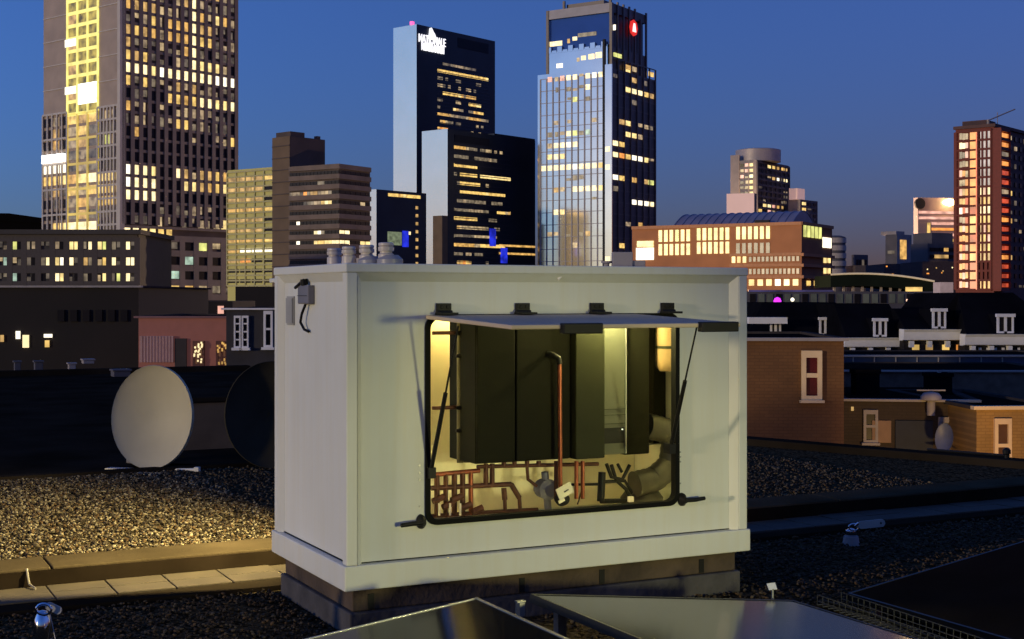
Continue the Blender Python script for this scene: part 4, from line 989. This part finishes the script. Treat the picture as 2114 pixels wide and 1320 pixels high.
# flue terminals on the roof
m_flue = mat('flue_white', (.55, .48, .42), .4, var=.1, scale=6)
for i, (px, yt, r, v) in enumerate(((690, 513, .034, .42), (720, 509, .033, .30), (757, 506, .035, .22), (797, 501, .036, .12))):
    u, zt_ = uv(px, yt, v)
    o = thing('flue_terminal', ['short plain flue cap, leftmost of the row on the cabinet roof', 'flue cap with two bands, second from left on the cabinet roof', 'flue cap with wide collar, third from left on the cabinet roof', 'tallest flue cap with the widest collar, rightmost of the row'][i], 'flue', (0, 0, 0), 0, 'flue caps on the cabinet roof')
    p = MR @ Vector((u, v, Z1c)); o.location = p
    h = zt_-Z1c
    q = MB(); q.lathe([(r*1.02, 0), (r*1.02, h*.45), (r*.8, h*.5), (r*.8, h*.6)], n=24); q.build('pipe', m_flue, o, smooth=True)
    q = MB(); q.lathe([(r, h*.6), (r*1.04, h*.66), (r*1.04, h*.8), (r*.85, h*.82), (r*1.0, h*.86), (r*.98, h*.97), (r*.8, h)], n=24); q.build('cap', m_flue, o, smooth=True)
    if i >= 2:
        q = MB(); q.lathe([(r*1.7, 0), (r*1.7, h*.22), (r*1.1, h*.42)], (r*.5, 0, 0), n=24); q.build('collar', mat('flue_bluegrey', (.26, .25, .27), .4), o, smooth=True)
    if i == 1:
        q = MB(); q.box(r*1.2, r*2.6, -.03, .05, 0, h*.35); q.build('bracket', m_flue, o)
u, zt_ = uv(1286, 521, .6); o = thing('roof_cowl', 'small grey cowl towards the right on the cabinet roof', 'vent'); o.location = MR @ Vector((u, .6, Z1c)); h = zt_-Z1c
q = MB(); q.box(-.06, .05, -.05, .05, 0, max(.02, h)); q.box(.05, .12, -.04, .04, 0, max(.01, h*.5)); q.build('housing', m_grey, o, bevel=.004)
q = MB(); q.lathe([(.015, 0), (.015, .03), (.03, .035), (.03, .045)], (-.09, 0, 0), n=12); q.build('cap', m_grey, o)

# ---- inside the cabinet: boilers, pipes, lamps (each a thing of its own that stands in the cabinet)
m_boil = mat('boiler_dark', (.010, .010, .006), .6, spec=.06, var=.15, scale=4)
m_boil2 = mat('boiler_olive', (.026, .028, .016), .6, spec=.08, var=.12, scale=4)
m_boilm = mat('boiler_steel', (.075, .08, .06), .38, .3, var=.08, scale=5)
m_cop = mat('copper_pipe', (.26, .075, .04), .35, .75, var=.25, scale=15)
m_oldb = mat('dark_copper', (.085, .026, .014), .5, .3, var=.3, scale=20)
def inthing(name, label, cat, group=None): return place(thing(name, label, cat, group=group))
zb = uv(1060, 955, .40)[1]
bA0, bA1 = uv(985, 955, .40)[0], uv(1178, 955, .40)[0]; mid = uv(1065, 955, .40)[0]
o = inthing('boiler', 'wide black double door boiler on the left inside the open cabinet', 'boiler')
q = MB(); q.box(bA0, bA1, .42, .74, zb, 1.62); q.build('casing', m_boil, o, bevel=.004)
for a_, b_ in ((bA0+.002, mid-.004), (mid+.004, bA1-.002)):
    q = MB(); q.box(a_, b_, .40, .418, zb+.004, 1.62); q.build('door', m_boil, o, bevel=.005)
bB0, bB1, bB2, bB3 = [uv(p_, 955, .40)[0] for p_ in (1181, 1241, 1293, 1345)]
o = inthing('boiler', 'olive boiler with a bright steel front strip on the right inside the open cabinet', 'boiler')
q = MB(); q.box(bB0, bB1, .36, .74, zb, 1.62); q.build('casing', m_boil2, o, bevel=.006)
q = MB(); q.box(bB1+.002, bB2, .40, .72, zb+.01, 1.62); st = q.build('steel_front', m_boilm, o, bevel=.004)
for u_ in (bB1+.003, bB2-.008): q = MB(); q.box(u_, u_+.005, .392, .3995, zb+.012, 1.62); q.build('edge_trim', m_galv, st)
ua, za = uv(1247, 884, .40); ub, zbb = uv(1288, 914, .40)
q = MB(); q.box(ua, ub, .394, .401, zbb, za); q.build('display', m_blk, st)
ua, za = uv(1282, 886, .40); q = MB(); q.box(ua, ua+.006, .388, .394, za-.004, za+.002); q.build('indicator_light', mat('led', (1,1,1), var=0, em=(.8, 1, .7), ems=1.5), st)
for y in (846, 858, 876): 
    ua, za = uv(1246, y, .40); q = MB(); q.box(ua, bB2-.006, .3975, .4005, za-.0015, za+.0015); q.build('seam', m_boil2, st)
q = MB(); q.box(bB2+.001, bB3, .42, .74, zb, 1.62); q.build('side_casing', m_boil, o, bevel=.006)
# pipe wall on the left: grey pipes with black clamps
o = inthing('pipe_stack', 'vertical grey pipes with black clamps left of the wide black boiler', 'pipes')
vq = .62
pu = [uv(p_, 700, vq)[0] for p_ in (950, 964, 978)]
for i, u in enumerate(pu): q = MB(); q.tube([(u, vq, uv(960, 955, vq)[1]), (u, vq, 1.6)], (.018, .02, .026)[i], 12); q.build('pipe', mat('olive_pipe', (.10, .085, .04), .5), o, smooth=True)
for y in (688, 735, 842, 889):
    u0, z = uv(938, y, vq); u1 = pu[2]+.03; q = MB(); q.box(u0+.03, u1, vq-.045, vq+.03, z-.012, z+.012); q.tube([(u0, vq-.02, z), (u0+.05, vq-.02, z)], [.008, .02], 10); q.build('pipe_clamp', m_blk, o)
for y in (688, 843):
    u0, z = uv(893, y, vq); u1 = uv(950, y, vq)[0]; q = MB(); q.tube([(u0, vq, z), (u1, vq, z)], .010, 10); q.build('copper_branch', m_oldb, o, smooth=True)
# copper manifold along the bottom
o = inthing('copper_manifold', 'tangle of copper pipes and valves low on the left inside the cabinet', 'pipes')
vm = .45
def cp(pts, r=.011, m=m_cop, name='copper_pipe', v=vm):
    P_ = []
    for (x, y) in pts: u, z = uv(x, y, v); P_.append((u, v, z))
    q = MB(); q.tube(P_, r, 10); q.build(name, m, o, smooth=True)
cp([(890, 981), (990, 972)], .012); cp([(890, 1008), (1055, 1000)], .013, m_oldb); cp([(1055, 1000), (1072, 1028)], .014, m_oldb); cp([(1040, 1008), (1042, 1032)], .014, m_oldb, 'valve')
for x, y0_, y1_ in ((902, 980, 1066), (920, 978, 1068), (938, 977, 1064), (955, 976, 1066), (972, 975, 1062)):
    cp([(x, y0_), (x, y1_)], .014 if x % 4 else .012, m_oldb if x % 3 else m_cop)
for x, y in ((905, 1030), (925, 1042), (943, 1028), (962, 1045), (985, 1052)):
    u, z = uv(x, y, vm-.03); q = MB(); q.tube([(u-.03, vm-.03, z-.012), (u+.03, vm-.03, z+.008)], .017, 8); q.build('valve', m_oldb, o, smooth=True)
for x in (1003, 1016): cp([(x, 958), (x, 1003)], .013, m_oldb)
cp([(985, 964), (1235, 958)], .010, m_oldb)
for x in (1040, 1062, 1088, 1112): cp([(x, 952), (x, 964)], .012, m_oldb)
cp([(1088, 964), (1090, 990), (1108, 1004)], .009, m_oldb); cp([(890, 1066), (1000, 1058)], .011, m_oldb); cp([(1072, 1028), (1074, 1056)], .010, m_oldb); cp([(1042, 1030), (1043, 1058)], .010, m_oldb); cp([(1000, 1058), (1110, 1052)], .010, m_oldb); 
# white stubs
for x in (907, 929, 950): 
    u, z = uv(x, 1052, vm-.05); q = MB(); q.tube([(u, vm-.05, z-.03), (u, vm-.05, z+.03)], .006, 8); q.build('drain_tube', m_whitetrim, o, smooth=True)
# tall copper pipe in front
o = inthing('copper_riser', 'tall bright copper pipe with an elbow in front of the wide black boiler', 'pipe')
v = .34; top = uv(1155, 752, v); bot = uv(1157, 1012, v); el = uv(1140, 733, v)
q = MB(); q.tube([(bot[0], v, bot[1]), (top[0], v, top[1])], .0115, 14); q.build('pipe', m_cop, o, smooth=True)
q = MB(); q.tube([(top[0], v, top[1]), (top[0]-.006, v, top[1]+.03), (el[0]+.012, v+.02, el[1]), (el[0], v+.05, el[1]+.002)], .016, 12); q.build('elbow', m_blk, o, smooth=True)
for x in (1148, 1190, 1203):
    a = uv(x, 952, .38); b_ = uv(x, 1030, .38); q = MB(); q.tube([(a[0], .38, a[1]), (b_[0], .38, b_[1])], .011, 10); q.build('pipe', m_cop if x > 1150 else m_oldb, o, smooth=True)
# pump with white tag
o = inthing('circulation_pump', 'grey circulation pump with a tilted white instruction tag on the cabinet floor', 'pump')
u, z = uv(1128, 1010, .45)
q = MB(Matrix.Translation((u, .45, z)) @ Matrix.Rotation(R(90), 4, 'X')); q.lathe([(.02, -.06), (.05, -.05), (.055, .03), (.035, .05)], n=20); q.tube([(0, 0, 0), (-.01, .09, 0)], .02, 10); q.tube([(0, -.0, 0), (.01, -.11, 0)], .02, 10); q.build('pump_body', mat('pump_blue_grey', (.13, .13, .19), .5), o, smooth=True)
u, z = uv(1160, 1030, .36)
q = MB(Matrix.Translation((u, .36, z)) @ Matrix.Rotation(R(90), 4, 'X')); q.lathe([(.03, -.03), (.04, 0), (.03, .03)], n=18); q.build('gauge', m_blk, o, smooth=True)
u, z = uv(1166, 1014, .3)
q = MB(Matrix.Translation((u, .30, z)) @ Matrix.Rotation(R(-24), 4, 'Y')); q.box(-.045, .045, -.004, .004, -.028, .03); q.box(-.055, -.02, -.004, .004, -.045, -.029); tg_ = q.build('tag', mat('tag_cream', (.75, .72, .55), .7), o)
q = MB(Matrix.Translation((u, .30, z)) @ Matrix.Rotation(R(-24), 4, 'Y')); q.box(-.008, .02, -.0065, -.0045, -.004, .002); q.build('tag_slot', m_blk, tg_)
# black valve assembly
o = inthing('valve_assembly', 'black valve assembly with looping hoses below the steel fronted boiler', 'valves')
def bp(pts, r, m=m_blk, v=.42, name='hose'):
    q = MB(); q.tube([(uv(x, y, v)[0], v, uv(x, y, v)[1]) for x, y in pts], r, 10); q.build(name, m, o, smooth=True)
bp([(1243, 975), (1240, 1035)], .02, m_blk, .42, 'valve_body'); bp([(1240, 1035), (1300, 1034)], .013); bp([(1252, 958), (1262, 985), (1285, 990), (1300, 960)], .01); bp([(1262, 960), (1272, 992), (1292, 1010), (1302, 1030)], .010)
bp([(1245, 995), (1290, 993), (1305, 1018)], .009); bp([(1275, 958), (1284, 975)], .008); bp([(1240, 1000), (1180, 1001)], .007); bp([(1205, 1000), (1192, 1042)], .004)
q = MB(); u, z = uv(1302, 1031, .38); q.box(u-.014, u+.014, .37, .39, z-.014, z+.014); q.build('tap_white', m_whitetrim, o)
# ducts on the right
m_duct = mat('tan_duct', (.30, .20, .10), .5, .1, var=.1, scale=6)
m_alu = mat('flexible_duct', (.09, .085, .075), .45, .5, var=.2, scale=12)
o = inthing('flue_duct', 'hanging tan flue duct with rounded end at upper right inside the cabinet', 'duct')
v = .45; a = uv(1375, 765, v)
r_ = .058
q = MB(Matrix.Translation((a[0], v, a[1]))); q.lathe([(r_*.6, -.004), (r_*.95, .02), (r_, .05), (r_, 1.62-a[1])], n=24); q.build('duct', m_duct, o, smooth=True)
q = MB(Matrix.Translation((a[0], v, a[1]))); q.lathe([(r_*1.02, .12), (r_*1.02, .135)], n=24); q.build('duct_band', m_boil2, o, smooth=True)
o = inthing('flexible_duct', 'grey flexible duct curving down to the floor at lower right inside the cabinet', 'duct')
pts = [(1335, 880), (1372, 888), (1392, 905), (1385, 960), (1350, 990), (1310, 1000)]
P_ = []
for i, (x, y) in enumerate(pts): u, z = uv(x, y, .55); P_.append(Vector((u, .55, z)))
sm = []
for i in range(len(P_)-1):
    for k_ in range(7): sm.append(P_[i].lerp(P_[i+1], k_/7))
sm.append(P_[-1]); q = MB(); q.tube(sm, [.068+.004*(i % 2) for i in range(len(sm))], 20); q.build('duct', m_alu, o, smooth=True)
q = MB(); a = uv(1330, 1022, .5); q.lathe([(.07, 0), (.11, .03), (.12, .09), (.09, .13)], (a[0]+.06, .62, zr0+.013), n=24); q.build('drain_bowl', m_alu, o, smooth=True)
o = inthing('electrical_box', 'black wall box beside the ducts at the right inside the cabinet', 'box')
a = uv(1350, 800, .70); q = MB(); q.box(a[0], a[0]+.34, .70, .80, .72, 1.5); q.build('housing', m_boil, o, bevel=.006)
a = uv(1345, 925, .55); q = MB(); q.box(a[0]+.05, a[0]+.25, .69, .70, a[1], a[1]+.006); q.build('trim', m_galv, o)

# ------------------------------------------------------------------ the cabinet's own lamps
def inlamp(label, u, v, z, w, color, rad=.03, r=.05):
    o = inthing('bulkhead_lamp', label, 'lamp')
    q = MB(Matrix.Translation((u, v, z))); q.lathe([(.01, -.05), (r*.7, -.04), (r, -.015), (r, 0)], n=18); q.build('lens', mat('lamp_lens', (.9, .85, .6), .4, var=0, em=(1, .85, .4), ems=5), o, smooth=True)
    q = MB(Matrix.Translation((u, v, z))); q.lathe([(r*1.15, .0), (r*1.15, .02)], n=18); q.build('base', m_blk, o)
    l = bpy.data.lights.new('lamp_light', 'POINT'); l.energy = w*LE; l.color = color; l.shadow_soft_size = rad
    lo = bpy.data.objects.new('lamp_light', l); col.objects.link(lo); lo.parent = o; lo.location = (u, v, z-.075)
    return o
inlamp('round lamp on the ceiling at the back of the open cabinet', .98, .89, zr1-.045, .42, (1, .72, .22), .012)
inlamp('round lamp on the ceiling above the steel fronted boiler', uv(1268, 690, .3)[0], .32, zr1-.08, 1.5, (1, .88, .35), .03)

q = lit_spot('rear_beam', MR @ Vector((.82, .93, 1.50)), MR @ Vector((-1.3, 2.7, 0)), 58, (1, .82, .36), 84, .03, .9)
# timber kerb under the cabinet
m_curb = mat('stained_timber', (.075, .05, .03), .85, var=.45, scale=5, bump=.3, bscale=30)
o = place(thing('cabinet_plinth', 'weathered brown timber plinth carrying the white cabinet', 'plinth'))
q = MB(); ins = .045
q.box(ins, LU-ins, ins, LV-ins, .115, Z0c-.001); q.build('upper_beam', m_curb, o, bevel=.006)
q = MB(); q.box(ins-.02, LU-ins+.02, ins-.02, LV-ins+.02, .0, .113); q.build('lower_beam', mat('grey_timber', (.055, .05, .05), .85, var=.4, scale=6, bump=.3, bscale=30), o, bevel=.008)
q = MB()
for u in (.12, .9, 1.35, 1.95): q = MB(); q.box(u, u+.03, ins-.004, ins, .12, Z0c-.03); q.build('fixing_plate', m_blk, o)

# ------------------------------------------------------------------ solar panels in front
m_pv = mat('solar_glass', (.006, .007, .010), .14, var=.25, scale=1.5, spec=.2)
m_pvf = mat('panel_frame', (.03, .03, .032), .4, .6, var=.1)
m_alf = mat('bright_frame', (.55, .54, .5), .35, .8, var=.1)
def solar(label, corner, L1, L2, tilt, sgn, frame=m_pvf, ridge=None):
    """corner: world point at the ridge (far end); L1 down-slope length along u*sgn, L2 toward the camera"""
    o = thing('solar_module', label, 'solar panel', corner, ANG, 'solar panels in front of the cabinet')
    M = Matrix.Rotation(R(tilt)*sgn, 4, 'Y')
    t_ = .035
    x0, x1 = (0, L1) if sgn > 0 else (-L1, 0)
    q = MB(M); q.box(x0+.012, x1-.012, -L2+.012, -.012, -t_+.004, -.003); q.build('glass', m_pv, o)
    q = MB(M); w_ = .012
    q.box(x0, x1, -w_, 0, -t_, 0); q.box(x0, x1, -L2, -L2+w_, -t_, 0); q.box(x0, x0+w_, -L2+w_, -w_, -t_, 0); q.box(x1-w_, x1, -L2+w_, -w_, -t_, 0)
    q.build('frame', frame, o)
    cz = corner[2]
    q = MB()
    for y in (-.15, -L2+.2):
        zt_ = -t_-.004
        for x, zz in ((sgn*.06, zt_-abs(math.sin(R(tilt)))*.06), (sgn*(L1-.06), zt_-abs(math.sin(R(tilt)))*(L1-.06))):
            q.box(x-.02, x+.02, y-.02, y+.02, -cz, zz)
    q.build('support', m_galv, o)
    return o
pA = W(1095, 1226, 5.80); solar('large dark solar panel tilting right, nearest below the cabinet front', tuple(pA), 1.40, 1.05, 6.8, 1)
pA2 = pA + (Matrix.Rotation(ANG, 4, 'Z') @ Vector((0, -1.07, 0))); solar('near dark solar panel cut by the bottom edge below the cabinet', tuple(pA2), 1.40, 1.05, 6.8, 1)
pB = W(985, 1233, 5.73); solar('dark solar panel tilting left with a bright metal ridge edge, reflecting yellow light', tuple(pB), 1.35, 1.05, 6.8, -1, m_alf)
pC = W(1745, 1226, 6.75)
m_pv = mat('solar_glass_dark', (.016, .012, .010), .6, var=.3, scale=1.5, spec=.0)
o = solar('dark blue solar panel rising to the right in the lower right corner', tuple(pC + (Matrix.Rotation(ANG, 4, 'Z') @ Vector((1.5, 0, .2)))), 1.5, 1.9, 7.6, -1)
for px, py, Y in ((1752, 1227, 6.70), (1921, 1163, 7.05), (1990, 1152, 7.2), (2008, 1297, 6.2)): pass
# ridge clamps
o = thing('panel_clamp', 'small pale clamp on the ridge between the two nearest solar panels', 'clamp', tuple(W(1074, 1256, 5.72)), ANG)
q = MB(); q.box(-.012, .012, -.02, .02, -.03, .025); q.build('clamp_body', m_alf, o)
q = MB(); q.box(-.02, .02, -.012, .012, .026, .032); q.build('clamp_plate', m_alf, o)
o = thing('panel_label', 'small white label plate behind the large dark solar panel', 'label', tuple(W(1595, 1216, 6.5)), ANG)
q = MB(Matrix.Rotation(R(-30), 4, 'X')); q.box(-.024, .024, -.002, .002, -.005, .028); q.build('plate', m_whitetrim, o)
q = MB(); q.tube([(0, 0, -.2), (0, 0, 0)], .006, 8); q.build('stem', m_galv, o)
# wire cable tray in the valley
pts = [W(1712, 1236, 6.72), W(2010, 1332, 5.78)]
d = pts[1]-pts[0]; L_ = (Vector((d.x, d.y)).length); az = math.atan2(d.y, d.x)
o = thing('cable_tray', 'wire mesh cable tray running between the solar panels at lower right', 'cable tray', (pts[0].x, pts[0].y, .05), az)
q = MB(); nn = int(L_/.045)
for i in range(nn+1): x = i*.045; q.tube([(x, -.07, .05), (x, -.07, 0), (x, .07, 0), (x, .07, .05)], .0022, 5)
for y, z in ((-.07, .05), (-.07, .02), (-.035, 0), (0, 0), (.035, 0), (.07, .02), (.07, .05)): q.tube([(0, y, z), (L_, y, z)], .0022, 5)
q.build('wire_basket', mat('dull_wire', (.06, .055, .05), .6), o)
q = MB(); q.tube([(0, -.02, .012), (L_*.3, .01, .014), (L_*.7, -.01, .012), (L_, .0, .012)], .008, 8); q.build('cable', m_blk, o, smooth=True)
q = MB(); 
for i in range(int(L_/.5)+1): q = MB(); q.box(i*.5-.03, i*.5+.03, -.09, .09, -.05, -.003); q.build('support_block', m_memb, o)

# ------------------------------------------------------------------ fall arrest anchors
m_chr = mat('chrome', (.75, .76, .8), .08, 1.0, var=0)
def anchor(label, px, py, Y, hh, tagdir, z0):
    p = W(px, py, Y); o = thing('roof_anchor', label, 'roof anchor', (p.x, p.y, z0), 0)
    H_ = max(.06, p.z-z0)
    q = MB(); q.lathe([(.055, 0), (.05, H_*.25), (.045, H_*.55)], n=18); q.build('base', m_grey, o, smooth=True)
    q = MB(); q.lathe([(.03, H_*.55), (.036, H_*.7), (.034, H_*.88), (.018, H_), (.004, H_+.004)], n=20); q.build('dome', m_chr, o, smooth=True)
    q = MB(); n = 18
    q.tube([(.03*math.cos(2*math.pi*i/n)+.012, -.02, H_+.012+.022*math.sin(2*math.pi*i/n)) for i in range(n+1)], .006, 8, cap=False); q.build('eye_ring', m_chr, o, smooth=True)
    return o, H_
o, H_ = anchor('chrome roof anchor on a grey stub with an oval white tag, right of the cabinet', 1757, 1092, 8.6, .2, 1, 0)
q = MB(Matrix.Translation((.12, -.03, H_+.035)) @ Matrix.Rotation(R(-6), 4, 'Y'))
q.prism(rrect(-.085, .085, -.024, .024, .023), -.004, .004, 'y'); t2 = q.build('tag', mat('tag_grey', (.42, .42, .38), .6), o)
q = MB(Matrix.Translation((.12, -.03, H_+.035)) @ Matrix.Rotation(R(-6), 4, 'Y') @ Matrix.Translation((.058, 0, 0)) @ Matrix.Rotation(R(90), 4, 'X')); q.lathe([(.006, .0045), (.006, .006)], n=10); q.build('tag_hole', m_blk, t2)
q = MB(); q.tube([(.02, -.02, H_+.02), (.04, -.03, H_+.04)], .01, 10); q.build('shackle', m_chr, o, smooth=True)
o, H_ = anchor('chrome domed roof anchor with a hanging tag at the bottom left corner', 88, 1262, 5.6, .2, 1, 0)
q = MB(Matrix.Translation((.045, -.0, H_+.012)) @ Matrix.Rotation(R(25), 4, 'Y')); q.prism(rrect(-.035, .035, -.016, .016, .015), -.004, .004, 'y'); q.build('tag', MATS['tag_grey'], o)
q = MB(); q.tube([(.03, 0, H_-.01), (.08, -.02, .06), (.15, -.06, .02)], .0018, 6); q.build('wire', m_galv, o)

# ------------------------------------------------------------------ satellite dishes on the upper roof
m_dish = mat('dish_cream', (.52, .46, .29), .6, var=.08, scale=3)
zd = .10
def ground_at(px, py, z): Y = (CZ-z)*F/(py-HY); return Vector(((px-CX)/F*Y, Y, z))
p = ground_at(318, 972, zd)
o = sat_dish('satellite_dish', 'large pale satellite dish standing on the gravel left of the cabinet', tuple(p+Vector((0, .15, 0))), R(-14), 6, .425, m_dish, True, .86)
q = MB(); q.box(-.45, -.30, .25, .42, 0, .45); q.build('counterweight', mat('ballast_grey', (.22, .2, .19), .8), o, bevel=.01)
q = MB(); q.box(-.36, -.1, -.25, -.16, 0, .02); q.box(.02, .26, -.42, -.36, .0, .016); q.build('foot_plate', m_galv, o)
p = ground_at(548, 972, zd)
o = sat_dish('satellite_dish', 'unlit black green satellite dish partly hidden behind the cabinet', tuple(p+Vector((.0, .2, 0))), R(20), 6, .44, mat('dish_dark', (.05, .043, .028), .9, spec=0.0, var=.2), False, .88)
# low brown skylight kerb behind them
o = thing('skylight_kerb', 'low dark brown timber box on the roof behind the two satellite dishes', 'box', tuple(ground_at(385, 930, zd)), ANG)
q = MB(); q.box(-.1, 1.9, 0, 1.2, 0, .45); q.build('timber_side', mat('umber_timber', (.13, .09, .05), .8, var=.3, scale=3), o)
q = MB(); q.box(-.13, 1.93, -.03, 1.23, .451, .50); q.build('lid', m_memb, o, bevel=.01)
# rooftop clutter at the far end
for i, (x, y, w_, h_, Y, c_, lb) in enumerate(((72, 768, 16, 24, 26, m_grey_d, 'small grey roof box, second from the left at the far roof edge'), (142, 766, 14, 20, 26, m_grey, 'tiny pale roof box in the middle of the far roof edge'), (30, 768, 12, 18, 27, m_grey_d, 'dim narrow roof box, leftmost at the far roof edge'), (235, 762, 34, 12, 25, m_grey_d, 'flat dim roof hatch nearest the pale satellite dish'), (172, 752, 22, 7, 30, m_grey, 'thin pale roof hatch farthest back on the dark roof'))):
    p = W(x, y, Y); o = thing('roof_unit', lb, 'roof unit', (p.x, p.y, .10), ANG)
    s_ = w_/F*Y; hh = h_/F*Y
    q = MB(); q.box(0, s_, 0, s_, 0, hh); q.build('housing', c_, o, bevel=.01); q = MB(); q.box(-.02, s_+.02, -.02, s_+.02, hh+.001, hh+.03); q.build('lid', c_, o)
# small clutter: stray cable on the kerb, end clip
q = MB(); a = MR @ Vector((-1.62, 1.70, .126)); 
o = tag(MB().build('tmp', m_blk), 'x', 'x') if False else None
q.tube([(-1.15, 1.70, .128), (-1.148, 1.685, .10), (-1.14, 1.68, .05), (-1.12, 1.60, .04)], .006, 8)
o = q.build('kerb_cable', mat('grey_cable', (.25, .22, .18), .6), smooth=True); place(o); tag(o, 'short grey cable looping down over the kerb left of the cabinet', 'cable')
q = MB(); q.tube([(-2.9, 1.95, .13), (-2.6, 2.1, .14), (-2.35, 2.02, .15), (-2.28, 1.9, .135)], .01, 8); q.box(-2.31, -2.25, 1.80, 1.9, .127, .16)
o = q.build('lightning_wire', m_galv, smooth=True); place(o); tag(o, 'bent lightning wire with a clip lying on the kerb at far left', 'wire')
q = MB(); q.tube([(5.3, 5.9, .12), (5.1, 6.2, .3), (5.35, 6.5, .42), (5.7, 6.6, .38)], .006, 6)
o = q.build('lightning_wire', m_galv, smooth=True); place(o); tag(o, 'thin arching wire on the dark roof right of the cabinet', 'wire')
o = place(thing('edge_rail', 'low dark rail with knobs on the far roof edge at the right', 'rail'))
q = MB()
for i in range(2): w_ = -.35+i*.3; q = MB(); q.lathe([(.02, .16), (.02, .2), (.035, .21), (.035, .24), (.015, .26)], (6.98-w_*.22, 2.75+w_*.6, 0), n=12); q.build('knob', m_blk, o)
q = MB(); q.tube([(7.0, 2.7, .19), (6.74, 3.4, .19)], .012, 8); q.build('bar', m_blk, o, smooth=True)

# ------------------------------------------------------------------ roof flood lamp (out of frame to the right) that lights the cabinet front
fl = MR @ Vector((3.1, -11.0, 1.12))
o = thing('roof_floodlight', 'floodlight on a short post standing on the roof behind the photographer', 'floodlight', (fl.x, fl.y, 0))
q = MB(); q.tube([(0, 0, -.5), (0, 0, fl.z-.1)], .03, 10); q.build('post', m_galv, o)
q = MB(); q.box(-.12, .12, -.12, -.04, fl.z-.08, fl.z+.08); q.build('housing', m_blk, o, bevel=.01)
q = lit_spot('floodlight_beam', fl, MR @ Vector((1.05, 0, .12)), 106, (1, .96, .42), 21, .32, .65)
# street light from the lane below that warms the walls on the right
for i, (px, py, Y, tx, ty, tY, e, c_) in enumerate(((1850, 1150, 30, 1650, 880, 38, 18, (1, .62, .28)), (2090, 1120, 32, 2075, 900, 38.5, 60, (1, .62, .22)))):
    q = lit_spot('lane_light', W(px, py, Y), W(tx, ty, tY), e, c_, 95, .2)

# unseen lamps added as warm fill for the lower facades of the towers
for i, (x, y, z, e) in enumerate(((10, 190, 4, 3000), (75, 430, 10, 24000), (60, 150, 0, 250), (-60, 120, -4, 350))):
    o = thing('street_or_fill_lamp', ['added unseen warm fill lamp before the tallest tower', 'added unseen warm fill lamp before the crowned tower', 'added unseen warm fill lamp before the brick gallery', 'added unseen warm fill lamp before the podium block'][i], 'lamp', (x, y, GZ))
    q = MB(); q.tube([(0, 0, 0), (0, 0, z-GZ-.5)], .12, 8); q.build('pole', m_grey_d, o)
    q = MB(); q.lathe([(.1, 0), (.35, .1), (.3, .3), (.05, .4)], (0, 0, z-GZ-.5), 10); q.build('lamp_head', GL['7'], o)
    l = bpy.data.lights.new('lamp_light', 'POINT'); l.energy = e*LE; l.color = (1, .66, .38); l.shadow_soft_size = .5
    lo = bpy.data.objects.new('lamp_light', l); col.objects.link(lo); lo.parent = o; lo.location = (0, 0, z-GZ+.8)
